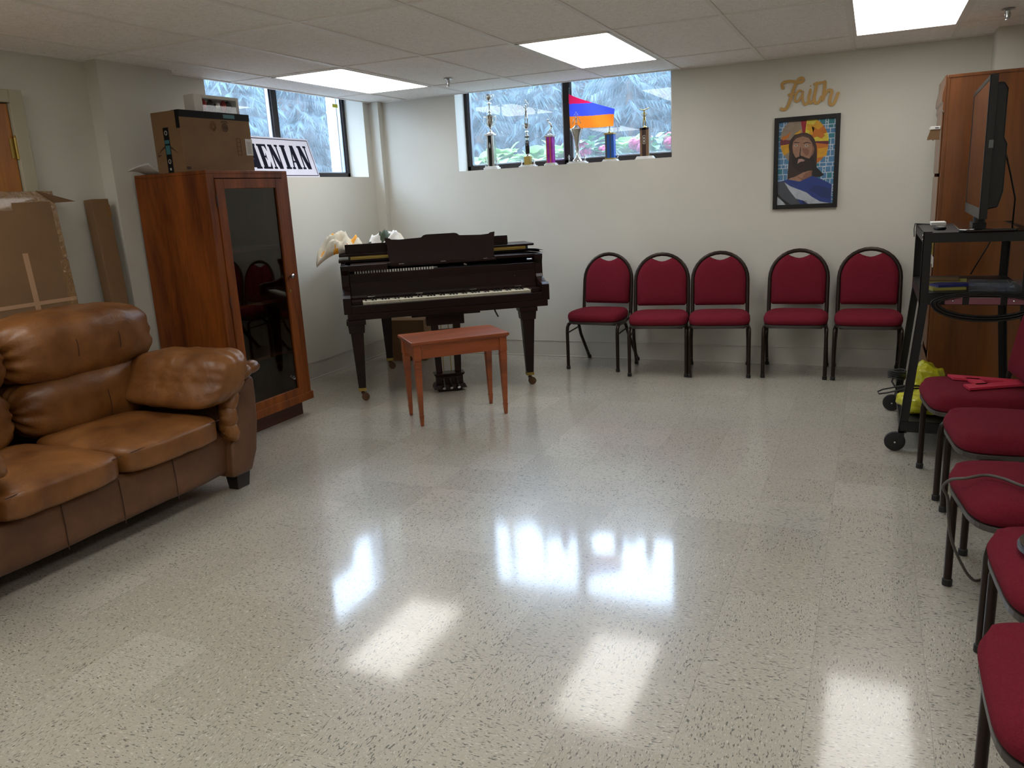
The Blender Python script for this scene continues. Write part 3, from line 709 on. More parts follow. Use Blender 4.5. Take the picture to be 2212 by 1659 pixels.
b = MB(); b.box(.037, .205, .848, W - .042, .228, .905); b.box(.037, .195, .842, W - .042, .23, .850); b.build('front_rail', m_piano, p, bev=.002)
# inside seen between rail and desk
b = MB(); b.box(.02, .24, .85, W - .02, .6, .895); b.build('plate', m_black, p)
b = MB()
for k in range(30): b.box(.075 + k * .0195, .232, .905, .086 + k * .0195, .24, .922)
b.build('damper_felts', m_white, p)
b = MB(); b.box(.05, .262, .945, .40, .46, .966); b.box(-.0, .205, .926, .315, .262, .966); b.build('desk_shelf', m_piano, p, bev=.002); b = MB(); b.box(1.12, .26, .945, 1.44, .46, .966); b.build('desk_shelf', m_piano, p, bev=.002)
# music desk with shaped top
zb, zt = .952, 1.150
def mdp():
    x0, x1 = .315, 1.145; q = [(x0 + .025, zb), (x0 + .02, zb + .05), (x0 + .012, zb + .085), (x0 + .018, zb + .13), (x0 + .004, zb + .17), (x0, zt + .0), (x0 + .035, zt - .004), (x0 + .05, zt - .014), (x0 + .11, zt - .018), (x0 + .27, zt - .012), (x0 + .29, zt + .004), (x0 + .31, zt + .008)]
    c = (x0 + x1) / 2; r = [(2 * c - a, z) for a, z in q][::-1]; return q + r
T = Matrix.Translation((0, .305, zb)) @ Matrix.Rotation(math.radians(-13), 4, 'X') @ Matrix.Translation((0, 0, -zb))
b = MB(); b.prism(mdp(), 0, .016, 'y', T); md = b.build('music_desk', m_piano, p, bev=.002)
b = MB(); b.box(.34, .255, .936, 1.13, .33, .952); b.build('desk_ledge', m_piano, p, bev=.003)
for x in (.42, .73, 1.05):
    b = MB(); b.box(x - .018, .262, .952, x + .018, .268, .956); b.build('hinge', m_steel, md)
b = MB(); b.tube([(.88, .245, .925), (.90, .242, .915)], .008, 8); b.tube([(1.36, .236, .927), (1.40, .236, .927)], .007, 8); b.tube([(.62, .238, .915), (.68, .238, .915)], .004, 6); b.build('latch', m_steel, p)
# lid: main leaf + front leaf folded back on it
def lidpts(g):
    q = [inset(a, -g) for a in o[1:-1]]; return [(-.035, .47)] + q + [(1.485, .47)]
b = MB(); b.prism(lidpts(.018), .972, .990); ld = b.build('lid', m_piano, p, bev=.004)
b = MB(); b.prism([(-.03, .462), (-.03, .80), (1.47, .80), (1.47, .462)], 1.016, 1.034); b.build('lid_flap', m_piano, p, bev=.004)
b = MB(); b.box(.04, .458, .990, 1.42, .80, 1.016); b.build('lid_spacer', m_black, p)
b = MB(); b.box(.055, .452, .992, 1.40, .458, 1.003); b.box(.055, .452, 1.006, 1.40, .458, 1.016)
b.tube([(.055, .452, 1.0045), (1.40, .452, 1.0045)], .003, 6); b.build('piano_hinge', m_brass, p)
b = MB(); b.box(.02, .50, 1.034, 1.27, .518, 1.104); b.build('lid_lip', m_piano, p, bev=.002)
def pleg(x, y, label=None):
    b = MB(); b.frustum((x, y, .597), .135, .13, (x, y, .565), .135, .13); b.frustum((x, y, .565), .118, .115, (x, y, .505), .108, .105)
    b.frustum((x, y, .505), .09, .09, (x, y, .10), .052, .052); g = b.build('leg', m_piano, p, bev=.003)
    b = MB(); b.frustum((x, y, .10), .056, .056, (x, y, .078), .056, .056); b.build('ferrule', m_brass, g)
    T = Matrix.Translation((x + .018, y + .005, .029)) @ Matrix.Rotation(PI / 2, 4, 'X')
    b = MB(); b.lathe([(.010, -.013), (.028, -.013), (.029, -.006), (.029, .006), (.028, .013), (.010, .013)], (0, 0, 0), 18, T); b.tube([(x, y, .078), (x, y, .055)], .012, 8)
    b.box(x - .006, y - .019, .025, x + .024, y - .015, .06); b.box(x - .006, y + .023, .025, x + .024, y + .027, .06); b.box(x - .010, y - .019, .055, x + .014, y + .027, .06)
    b.build('caster', m_brass if False else mat('aged_caster', '#5b4028', .4, metal=.4), g, smooth=True, auto=AU)
pleg(.055, .045); pleg(1.305, .055); pleg(.30, 1.10)
# pedal lyre
b = MB(); lx, ly = .70, .14
b.box(lx - .14, ly - .03, .50, lx + .14, ly + .05, .585)
for s in (-1, 1): b.frustum((lx + s * .085, ly, .585), .055, .05, (lx + s * .070, ly, .12), .045, .045)
b.box(lx - .07, ly - .012, .44, lx + .07, ly + .012, .465)
ly_ = b.build('pedal_lyre', m_piano, p, bev=.003)
b = MB(); b.frustum((lx, ly, .135), .235, .12, (lx, ly, .115), .205, .10); b.frustum((lx, ly, .115), .20, .10, (lx, ly, .055), .20, .10); b.frustum((lx, ly, .055), .22, .13, (lx, ly, .022), .25, .15); b.box(lx - .09, ly - .06, .002, lx + .09, ly + .05, .022); b.build('pedal_box', m_piano, p, bev=.003)
for k in (-1, 0, 1):
    b = MB(); b.tube([(lx + k * .048, ly - .04, .075), (lx + k * .048, ly - .07, .095), (lx + k * .052, ly - .12, .06), (lx + k * .055, ly - .145, .045)], [.007, .007, .010, .012], 8); b.build('pedal', m_steel, p, smooth=True, auto=AU)
for k in (-.035, .02):
    b = MB(); b.tube([(lx + k, ly - .005, .13), (lx + k, ly - .005, .52)], .003, 6); b.build('pedal_rod', m_brass, p)
b = MB(); b.tube([(1.08, .22, .60), (1.09, .20, .56), (1.11, .19, .515)], .006, 8); tag(b.build('hanging_hose', m_greycord, p), None, None)

# piano bench
def bench():
    t = thing('piano_bench', 'reddish brown wooden piano bench with tapered legs', 'bench', (-2.464, 4.51, 0), math.radians(44.6))
    b = MB(); b.box(-.325, -.19, .528, .325, .19, .548); b.box(-.317, -.182, .520, .317, .182, .530); b.build('seat_top', m_bench, t, bev=.006)
    b = MB(); b.box(-.297, -.165, .435, .297, -.147, .520); b.box(-.297, .147, .435, .297, .165, .520); b.box(-.297, -.165, .435, -.279, .165, .520); b.box(.279, -.165, .435, .297, .165, .520); b.build('apron', m_bench, t, bev=.002)
    for sx in (-1, 1):
        for sy in (-1, 1):
            x, y = sx * .285, sy * .152
            b = MB(); b.frustum((x, y, .520), .048, .048, (x, y, .425), .048, .048); b.frustum((x, y, .425), .040, .040, (x, y, .412), .044, .044); b.frustum((x, y, .412), .046, .046, (x, y - sy * .002, .075), .026, .026)
            b.frustum((x, y - sy * .002, .075), .030, .030, (x, y - sy * .002, .0), .020, .020); b.build('leg', m_bench, t, bev=.003)
bench()
# cardboard box under the piano, cable with a tag
b = MB(); T = Matrix.Translation((-3.80, 6.12, 0)) @ Matrix.Rotation(math.radians(10), 4, 'Z')
b.box(-.19, -.10, 0, .19, .10, .37, T); bx = tag(b.build('cardboard_box', m_card, bev=.003), 'plain cardboard box on the floor under the piano', 'box')
# cloth tote bags on the piano lid
m_canvas = mat('canvas_cloth', '#cbc2ad', .85, var=.05, bump=.4, bscale=200)
m_orange = mat('orange_print', '#d8920f', .7); m_magenta = mat('magenta_print', '#b01745', .7); m_green = mat('green_print', '#2d3b22', .7); m_rust = mat('rust_print', '#b5551e', .7)
PM = Matrix.Translation((-3.35, 4.61, 0)) @ Matrix.Rotation(PA, 4, 'Z')
def sheet(name, label, x0, x1, y0, y1, hgt, seed, cols, drop):
    """crumpled cloth heap lying on the lid; part left of the lid edge sags down"""
    def fn(u, v):
        x = x0 + (x1 - x0) * u; y = y0 + (y1 - y0) * v
        r = max(0, 1 - abs(2 * u - 1) ** 3) * max(0, 1 - abs(2 * v - 1) ** 3)
        q = Vector((x * 9 + seed, y * 9, seed * 2.0)); rd = 1 - abs(noise.noise(q)) * 2.2; r2 = 1 - abs(noise.noise(q * 2.3)) * 2
        z = 1.040 + hgt * (.25 + .75 * max(0, rd)) * r ** .6 + .014 * r2 * r
        if x < -.045:
            k = (-.045 - x); z -= drop * k + 1.2 * k * k * (1 + .8 * noise.noise((y * 14, seed, 0)))
        x += .02 * noise.noise((y * 12, seed, x * 7)); y += .025 * noise.noise((x * 12, seed + 9, 0))
        return tuple(PM @ Vector((x, y, z)))
    b = MB(); b.grid(fn, 44, 26)
    for i, f in enumerate(b.f):
        c = PM.inverted() @ (sum((b.v[k] for k in f), Vector()) / len(f)); nn = noise.noise(Vector((c.x * 10, c.y * 8, seed * 3.3)))
        b.mi[i] = 1 if nn > .36 else (2 if nn < -.52 else 0)
    o = b.build(name, cols, smooth=True, solid=.003); return tag(o, label, 'bag', 'cloth bags on the piano')
sheet('tote_bag', 'crumpled cream cloth bag with orange print drooping over the left edge of the piano', -.21, .17, .535, .84, .155, 3, [m_canvas, m_orange, m_magenta], .35)
sheet('tote_bag', 'crumpled white cloth bag with dark green print behind the music desk', .18, .50, .545, .82, .150, 8, [m_white, m_green, m_canvas], 0)

# ================================================================== display cabinet (front faces +x)
c = thing('display_cabinet', 'tall reddish wooden cabinet with one glass door beside the sofa', 'cabinet', (-3.78, 3.955, 0))
X0, X1, Y0, Y1, Z0, Z1 = -.285, .28, -.355, .355, .13, 1.632
b = MB(); b.box(X0, Y0, Z0, X1 - .02, Y0 + .02, Z1 - .02); b.build('side_panel', m_cab, c, bev=.001)
b = MB(); b.box(X0, Y1 - .02, Z0, X1 - .02, Y1, Z1 - .02); b.build('side_panel', m_cab, c, bev=.001)
b = MB(); b.box(X0, Y0, Z1 - .02, X1, Y1, Z1); b.build('top_panel', m_cab, c, bev=.003)
b = MB(); b.box(X0, Y0 + .02, Z0, X0 + .012, Y1 - .02, Z1 - .02); b.build('back_panel', m_cabdk, c)
b = MB(); b.box(X0, Y0 + .02, Z0, X1 - .02, Y1 - .02, Z0 + .03); b.build('bottom_panel', m_cab, c)
b = MB(); yl, yr = Y0 + .058, Y1 - .058
b.box(X1 - .02, Y0, Z0, X1, yl, Z1 - .02); b.box(X1 - .02, yr, Z0, X1, Y1, Z1 - .02); b.box(X1 - .02, yl, 1.588, X1, yr, Z1 - .02); b.box(X1 - .02, yl, Z0, X1, yr, .15)
b.build('face_frame', m_cab, c, bev=.0015)
b = MB(); b.box(X0, Y0 - .006, .105, X1 + .012, Y1 + .010, .158); b.build('base_rail', m_cab, c, bev=.003)
b = MB(); b.box(X0 + .02, Y0 + .04, 0, X1 - .055, Y1 - .04, .105); b.build('plinth', m_cabdk, c, bev=.002)
b = MB(); dz0, dz1 = .152, 1.583; w = .066; y0, y1 = yl + .003, yr - .003
b.box(X1 - .018, y0, dz0, X1 + .006, y0 + w, dz1); b.box(X1 - .018, y1 - w, dz0, X1 + .006, y1, dz1); b.box(X1 - .018, y0 + w, dz1 - w + .01, X1 + .006, y1 - w, dz1); b.box(X1 - .018, y0 + w, dz0, X1 + .006, y1 - w, dz0 + w - .01)
dr = b.build('door', m_cab, c, bev=.003)
b = MB(); b.box(X1 - .010, y0 + w, dz0 + w - .012, X1 - .006, y1 - w, dz1 - w + .012); b.build('glass_pane', m_cabglass, dr)
b = MB(); T = Matrix.Translation((X1 + .006, y1 - .030, .958)) @ Matrix.Rotation(PI / 2, 4, 'Y'); b.lathe([(.006, 0), (.006, .012), (.016, .02), (.016, .028), (.008, .033)], (0, 0, 0), 16, T); b.build('knob', m_steel, dr, smooth=True, auto=AU)
b = MB(); T = Matrix.Translation((X1 + .006, y1 - .042, .862)) @ Matrix.Rotation(PI / 2, 4, 'Y'); b.lathe([(.010, 0), (.010, .003), (.006, .004), (.006, .002)], (0, 0, 0), 14, T); b.build('keyhole', m_brass, dr)
for z in (1.46, .86, .27):
    b = MB(); b.tube([(X1 + .004, yl, z - .035), (X1 + .004, yl, z + .035)], .005, 8); b.build('hinge', m_cabdk, dr)
for z in (1.165, .82, .47):
    b = MB(); b.box(X0 + .012, Y0 + .02, z - .02, X1 - .05, Y1 - .02, z); b.build('shelf', m_cab, c, bev=.001)
# boxes and paper on top
def rotbox(b, cx, cy, rz, x0, y0, z0, x1, y1, z1):
    b.box(x0, y0, z0, x1, y1, z1, Matrix.Translation((cx, cy, 0)) @ Matrix.Rotation(rz, 4, 'Z')); return b
RB = math.radians(-4)
t = thing('shipping_box', 'large brown shipping box with black printed tape on top of the cabinet', 'box', (-3.655, 3.61, Z1), RB)
bw, bd, bh = .54, .235, .345
b = MB(); b.box(-bd, 0, 0, 0, bw, bh); b.build('carton', [m_card], t, bev=.003)
b = MB(); b.box(-.03, -.0012, bh - .10, .0, 0, bh); b.box(-.001, .0, bh - .038, .0012, bw, bh + .001); b.box(-.06, -.0, bh, .0012, bw, bh + .0014); b.build('top_tape', m_blktape, t)
b = MB(); b.box(.0012, .33, bh - .03, .0018, .42, bh - .008); b.build('tape_print', m_teal, t)
b = MB(); b.box(-.145, -.0015, 0, -.10, 0, .255); ft = b.build('side_tape', m_blktape, t)
b = MB()
for z in (.065, .225):
    b.tube([(-.1225 + .010 * math.cos(a * PI / 4), -.0018, z + .012 * math.sin(a * PI / 4)) for a in range(8)], .0018, 4, closed=True)
b.box(-.128, -.002, .015, -.116, -.0015, .028); b.build('tape_mark', m_white, ft)
b = MB(); b.box(-.142, -.002, .165, -.104, -.0015, .185); b.box(-.140, -.002, .105, -.104, -.0015, .155); b.build('tape_stripe', m_teal, ft)
# swooping arrow printed across the side
b = MB(); q = []
for k in range(15):
    s = k / 14; x = -.205 + .165 * s; z = .115 + .05 * math.sin(PI * s) - .015 * s
    q.append((x, z))
lo = [(x, z - .016 * math.sin(PI * min(1, .05 + .95 * k / 14))) for k, (x, z) in enumerate(q)]
for k in range(14): b.face([(q[k][0], -.0009, q[k][1]), (lo[k][0], -.0009, lo[k][1]), (lo[k + 1][0], -.0009, lo[k + 1][1]), (q[k + 1][0], -.0009, q[k + 1][1])])
b.face([(-.212, -.0009, .130), (-.216, -.0009, .100), (-.208, -.0009, .102)]); b.face([(-.216, -.0009, .100), (-.216, -.0009, .093), (-.185, -.0009, .103), (-.187, -.0009, .109)])
b.build('arrow_print', m_brownink, t)
b = MB()
cc = (.0006, .335, bh - .085)
for R in (.022, .013): b.tube([(cc[0], cc[1] + R * math.cos(a * PI / 8), cc[2] + R * math.sin(a * PI / 8)) for a in range(16)], .0022, 4, closed=True)
b.box(0, .328, cc[2] - .006, .0012, .342, cc[2] + .006); b.box(0, .312, cc[2] + .034, .001, .358, cc[2] + .039); b.box(0, .306, cc[2] + .026, .001, .364, cc[2] + .030)
for z in (.10, .125, .15, .175, .20): b.box(0, .415, z, .001, .447, z + .0022)
b.box(0, .415, .10, .001, .417, .20); b.box(0, .445, .10, .001, .447, .20); b.box(0, .01, .015, .001, .04, .03)
b.build('carton_print', m_brownink, t)
m_faintink = mat('faint_print', '#6f5130', .8)
b = MB(); 
for R in (.020, .012): b.tube([(.0006, .245 + R * math.cos(a * PI / 8), bh - .08 + R * 1.3 * math.sin(a * PI / 8)) for a in range(16)], .003, 4, closed=True)
b.build('faint_mark', m_faintink, t)
b = MB(); b.box(0, .485, .10, .0016, .5415, .20); b.box(-.02, .5402, .10, .0016, .5416, .20); lb = b.build('paper_label', m_white, t)
b = MB()
for k in range(9): b.box(.0016, .495 + (k % 2) * .002, .115 + k * .008, .0019, .53, .117 + k * .008)
b.build('label_print', m_brownink, lb)
t = thing('gift_box', 'small white box with a clear window and red ornaments on the big shipping box', 'box', (-3.665, 3.755, Z1 + bh + .0016), RB)
gw, gd, gh = .345, .085, .098
b = MB(); b.box(-gd, 0, 0, 0, .062, gh); b.box(-gd, gw - .02, 0, 0, gw, gh); b.box(-gd, .062, gh - .018, 0, gw - .02, gh); b.box(-gd, .062, 0, 0, gw - .02, .004); b.box(-gd, .062, .004, -gd + .004, gw - .02, gh - .018); b.build('carton', m_white, t, bev=.002)
b = MB(); b.box(-.003, .062, .004, -.001, gw - .02, gh - .018); b.build('clear_window', glassmat('box_window', fres=1.3), t)
m_redorn = mat('red_ornament', '#a3161c', .2, metal=.3); m_blkorn = mat('black_ornament', '#1c1412', .3)
for k, (yy, mm) in enumerate(((.10, m_redorn), (.155, m_blkorn), (.205, m_silver), (.255, m_redorn), (.295, m_blkorn))):
    b = MB(); b.ball((-.04, yy, .045), .022, 10, (1, .9, 1.6)); b.build('ornament', mm, t, smooth=True)
# curled papers
b = MB()
def curl(u, v):
    x = -4.035 + .15 * v; y = 3.60 + .135 * u - .03 * (1 - v); z = Z1 + .006 + .045 * (1 - u) ** 2.2 * (.4 + .6 * v) + .012 * math.sin(4 * u + 2 * v)
    return (x, y - .04 * (1 - u), z)
b.grid(curl, 16, 10); tag(b.build('curled_paper', m_white, smooth=True, solid=.006), 'curled white papers on the cabinet, left of the shipping box', 'paper')

# sign leaning in the left window
s = thing('window_sign', 'white sign with navy letters leaning in the left window behind the boxes', 'sign', (-4.240, 4.51, 1.6325))
LEN, HT = 1.135, .325; TS = Matrix.Rotation(math.radians(17), 4, 'Y').inverted()
b = MB(); b.box(-.006, 0, 0, 0, LEN, HT, TS); b.build('board', mat('sign_board', '#d9d7e6', .45), s)
b = MB(); e = .012; g = .0065
for (a0, a1, z0, z1) in ((e, LEN - e, e, e + g), (e, LEN - e, HT - e - g, HT - e), (e, e + g, e, HT - e), (LEN - e - g, LEN - e, e, HT - e)): b.box(0, a0, z0, .0008, a1, z1, TS)
b.build('border', m_ink, s)
# slab-serif letters built from strokes; unit cell 1 x 1
def poly_letter(ch):
    S = []; T1 = .30; tn = .12; sf = .08
    def stem(x0, x1, z0=0, z1=1): S.append([(x0, z0), (x1, z0), (x1, z1), (x0, z1)])
    def serif(xc, w, z): S.append([(xc - w / 2, z), (xc + w / 2, z), (xc + w / 2, z + sf), (xc - w / 2, z + sf)])
    def diag(xa, za, xb, zb2, w): S.append([(xa, za), (xa + w, za), (xb + w, zb2), (xb, zb2)])
    if ch == 'I': stem(.24, .76); serif(.5, .8, 0); serif(.5, .8, 1 - sf)
    if ch == 'E':
        stem(.14, .52); serif(.22, .36, 0); serif(.22, .36, 1 - sf); S.append([(.4, 1 - sf), (.95, 1 - sf), (.95, 1), (.4, 1)]); S.append([(.4, 0), (.95, 0), (.95, sf), (.4, sf)])
        S.append([(.78, 1 - sf), (.95, .72), (.95, 1 - sf)]); S.append([(.78, sf), (.95, sf), (.95, .30)]); S.append([(.4, .46), (.68, .46), (.68, .53), (.4, .53)]); S.append([(.60, .5), (.70, .36), (.70, .64)])
    if ch == 'N':
        stem(.12, .12 + tn); stem(.80, .80 + tn); diag(.54, 0, .06, 1, .37); serif(.16, .32, 0); serif(.16, .26, 1 - sf); serif(.845, .30, 1 - sf)
    if ch == 'A':
        diag(.08, 0, .40, 1, tn); diag(.56, 0, .34, 1, .37); S.append([(.25, .28), (.66, .28), (.66, .35), (.25, .35)]); serif(.14, .30, 0); serif(.75, .45, 0)
    if ch == 'M':
        stem(.10, .10 + tn); stem(.62, .95); diag(.40, .05, .10, 1, .30); diag(.42, .05, .70, 1, .07); serif(.14, .28, 0); serif(.80, .40, 0); serif(.16, .24, 1 - sf); serif(.82, .34, 1 - sf)
    if ch == 'R':
        stem(.16, .44); serif(.28, .5, 0); serif(.22, .36, 1 - sf); S.append([(.4, 1 - sf), (.72, 1 - sf), (.72, 1), (.4, 1)]); S.append([(.4, .48), (.72, .48), (.72, .55), (.4, .55)]); S.append([(.62, .55), (.86, .62), (.90, .77), (.86, .93), (.62, 1 - sf)]); diag(.66, 0, .50, .5, .26); serif(.85, .24, 0)
    return S
cells = [('A', .055, .135), ('R', .185, .125), ('M', .315, .150), ('E', .478, .112), ('N', .605, .115), ('I', .740, .078), ('A', .826, .118), ('N', .955, .118)]
for ch, y0, wd_ in cells:
    b = MB()
    for k, pl in enumerate(poly_letter(ch)):
        b.prism([(y0 + a * wd_, .068 + z * .195) for a, z in pl], 0, .0012 + .00012 * k, 'x', TS)
    b.build('letter', m_ink, s)
b = MB(); T = Matrix.Translation((-4.375, 6.10, 2.235)); b.box(0, 0, 0, .003, .075, .03, T); tag(b.build('sticker', mat('yellow_sticker', '#d6cf12', .5)), 'small yellow sticker at the top of the left window', 'sticker')

# ================================================================== sofa (front faces +x)
s = thing('loveseat', 'brown leather two-seat sofa with puffy cushions', 'sofa', (0, 0, 0))
FX = -2.90; SY0, SY1 = 1.40, 3.125
b = MB(); b.pillow((-3.38, 2.26, .205), (.475, .76, .115), 9, 20, .006, 5, None, 3); b.build('base', m_leather2, s, smooth=True)
for y in (2.54, 2.245, 1.97):
    b = MB(); b.tube([(FX - .001, y, .10), (FX + .001, y, .20), (FX - .004, y, .30)], .0022, 6); b.build('seam', m_seam, s)
def seatshape(P, d):
    if d.z > 0: P.z += .030 * (1 - min(1, abs(d.x)) ** 2) * (1 - abs(d.y) ** 2.5)
    P.x += .012 * (1 - abs(d.y) ** 3) * (1 if d.x > 0 else 0)
    return P
for k, (y0, y1) in enumerate(((1.71, 2.258), (2.266, 2.83))):
    b = MB(); b.pillow((-3.17, (y0 + y1) / 2, .368), (.322, (y1 - y0) / 2, .062), 7, 22, .006, 6, None, k * 5, seatshape); g = b.build('seat_cushion', m_leather, s, smooth=True)
    b = MB(); b.tube([(-2.852, y0 + .02 + (y1 - y0 - .04) * i / 12, .414 + .002 * math.sin(i)) for i in range(13)], .0018, 6); b.build('piping', m_seam, g)
# backs: lumbar roll and head roll per seat
for k, (y0, y1) in enumerate(((1.44, 2.235), (2.25, 3.03))):
    yc, hy = (y0 + y1) / 2, (y1 - y0) / 2
    def lum(P, d): P *= 1 + .022 * math.sin(12 * math.atan2(d.z, d.x)) * abs(d.y) ** 7; P.x += .03 * (1 - d.y * d.y); return P
    b = MB(); b.pillow((-3.57, yc, .545), (.16, hy, .165), 3.2, 26, .010, 7, None, 11 + k, lum); g = b.build('lumbar_cushion', m_leather, s, smooth=True)
    b = MB(); b.tube([(-3.375, yc, .44), (-3.368, yc, .52), (-3.38, yc, .60)], .002, 6); b.build('seam', m_seam, g)
    def hd(P, d): P *= 1 + .022 * math.sin(12 * math.atan2(d.z, d.x)) * abs(d.y) ** 7; P.x += .015 * (1 - d.y * d.y); P.z -= .012 * abs(d.y) ** 4; return P
    b = MB(); b.pillow((-3.60, yc, .815), (.205, hy + .012, .165), 3.6, 28, .010, 6, None, 21 + k, hd); g = b.build('headrest_cushion', m_leather, s, smooth=True)
    for f in (-.30, .30):
        b = MB(); pts = []
        for a in range(9):
            th = math.radians(-45 + a * 17); pts.append((-3.588 + .213 * math.cos(th) ** 1, yc + hy * f, .812 + .163 * math.sin(th)))
        b.tube(pts, .002, 5); b.build('seam', m_seam, g)
b = MB(); b.pillow((-3.80, 2.26, .50), (.075, .80, .42), 8, 14, .004, 4, None, 2); b.build('back_panel', m_leather2, s, smooth=True)
for sgn, yin, you in ((1, 2.79, 3.115), (-1, 1.72, 1.40)):
    def A(y): return 2.2625 + sgn * (y - 2.2625)
    yc = 2.965
    # front arm panel: arched outline in the y-z plane
    yz = [(3.01, .085), (3.06, .18), (3.088, .32), (3.10, .45), (3.10, .55), (3.085, .575), (3.05, .565), (3.005, .525), (2.965, .465), (2.94, .40), (2.93, .34), (2.925, .29), (2.89, .25), (2.87, .085)]
    b = MB(); b.prism([(A(y), z) for y, z in yz], -3.84, -2.872, 'x'); g = b.build('arm_panel', m_leather2, s, bev=.018, seg=4, smooth=True)
    ctl = [(3.09, .618), (3.045, .612), (2.99, .585), (2.945, .535), (2.91, .47), (2.895, .40), (2.893, .335), (2.90, .29)]
    P_ = smooth(ctl, 6); m_ = len(P_); b = MB()
    for xx in (-2.885,):
        pts = [(xx + .01 * math.sin(i * .9), A(y), z) for i, (y, z) in enumerate(P_)]
        rad = [.034 + .004 * math.sin(i * 1.9) + .003 * math.sin(i * 4.3) for i in range(m_)]; rad[-1] = .012; rad[-2] = .022; rad[-3] = .028
        b.tube(pts, rad, 14, ry=.05, up=(0, 0, 1))
    g = b.build('arm_roll', m_leather, s, smooth=True, auto=math.radians(70))
    b = MB(); b.pillow((-3.37, A(3.045), .605), (.47, .055, .045), 5, 12, .004, 8, None, 4); b.build('arm_top_roll', m_leather, s, smooth=True)
    def arms(P, d):
        f = max(0, d.x) ** 4; an = math.atan2(d.z, d.y)
        P.z *= 1.0 + .05 * d.x; P.y *= 1 + .03 * math.sin(13 * an) * f; P.z *= 1 + .03 * math.sin(13 * an + 1) * f
        P.y += -sgn * .075 * (-d.z) * (1 if d.z < 0 else .6)
        P.x += .02 * d.z
        return P
    b = MB(); b.pillow((-3.135, A(2.895), .600), (.335, .125, .132), 3.8, 30, .008, 9, None, 31 + sgn, arms); b.build('arm_cushion', m_leather, s, smooth=True)
for x in (-2.945, -3.76):
    for y in (1.55, 2.972):
        b = MB(); b.frustum((x, y, .10), .085, .10, (x, y, 0), .06, .085); b.build('leg', m_sofaleg, s, bev=.003)

# ================================================================== boxes behind the sofa
t = thing('flat_carton', 'large taped flat cardboard carton leaning on the left wall behind the sofa', 'box', (-3.955, 0, 0))
T = Matrix.Translation((-3.985, 0, 0)) @ Matrix.Rotation(math.radians(-4.2), 4, 'Y')
T = Matrix.Translation((.015, 0, 0)) @ Matrix.Rotation(math.radians(-4.6), 4, 'Y')
b = MB(); b.box(-.10, 2.02, 0, 0, 3.045, 1.555, T); b.build('carton', m_card, t, bev=.006)
b = MB(); b.box(-.101, 2.02, 1.50, .0012, 3.046, 1.557, T); 
for z0, z1 in ((1.2, 1.5), (.7, 1.19)): b.box(-.04, 3.02 - .02 * (z0 < 1), z0, .0012, 3.0475, z1, T)
b.box(0, 2.75, .78, .0015, 2.95 + .09, .93, T); b.box(0, 2.02, 1.46, .0008, 2.8, 1.50, T); b.build('clear_tape', m_tape, t)
m_paletape = mat('pale_tape', '#b08a68', .5)
b = MB(); b.box(0, 2.795, .5, .0012, 2.825, 1.24, T); b.box(0, 2.02, .965, .0014, 3.045, .985, T); b.build('pale_tape_strip', m_paletape, t)
b = MB(); b.face([T @ Vector(q) for q in ((.004, 2.95, 1.560), (.004, 3.17, 1.498), (.004, 3.04, 1.494))]); b.build('flap', m_carddk, t, solid=.004)
t = thing('narrow_carton', 'narrow tall cardboard carton standing against the wall left of the cabinet', 'box', (-4.03, 3.36, 0))
T = Matrix.Rotation(math.radians(-3.2), 4, 'Y') @ Matrix.Rotation(math.radians(-4), 4, 'Z')
b = MB(); b.box(-.05, -.055, 0, .02, .055, 1.505, T); b.build('carton', m_card, t, bev=.003)
b = MB(); b.box(-.04, .0552, .3, .0, .0562, 1.46, T); b.box(.0, .03, 1.40, .0215, .0565, 1.47, T); b.build('clear_tape', m_tape, t)

# ================================================================== back wall pieces
def PXW(px, py): return (-.692 + (px - 178 + .0095 * (py - 518)) / 1715, 1.857 - (py + .085 * (px - 178) - 518) / 1600)
# gold script word
FS = [
    ([(282, 190), (262, 165), (258, 140), (275, 118), (310, 108), (360, 105), (420, 112), (470, 118), (500, 105), (510, 85), (492, 70), (465, 75), (445, 92), (430, 112), (415, 150), (395, 200), (378, 250), (362, 300), (345, 350), (322, 395), (292, 418), (262, 415), (250, 395)], 24),
    ([(325, 255), (370, 250), (425, 240)], 20),
    ([(500, 215), (470, 205), (440, 222), (422, 260), (415, 300), (425, 328), (450, 325), (480, 290), (500, 250), (508, 215), (505, 260), (510, 320), (530, 360), (555, 355), (575, 315)], 22),
    ([(596, 185), (590, 230), (578, 280), (582, 325), (602, 345), (628, 320), (645, 280)], 22),
    ([(590, 165), (598, 150)], 12),
    ([(668, 110), (662, 170), (650, 230), (640, 290), (650, 335), (680, 345), (710, 310), (730, 260)], 24),
    ([(625, 140), (670, 130), (730, 120), (770, 118)], 20),
    ([(762, 95), (760, 150), (755, 210), (748, 270), (742, 325)], 26),
    ([(748, 290), (770, 240), (800, 208), (832, 205), (842, 232), (828, 290), (820, 335), (838, 362), (868, 350), (892, 300), (912, 245), (918, 222)], 25)]
wt_ = thing('word_sign', 'gold script word Faith mounted on the wall above the framed portrait', 'wall decoration', (-.45, YB - .001, 2.0))
names = ['letter'] * 9
groups = [[0, 1], [2], [3, 4], [5, 6], [7, 8]]
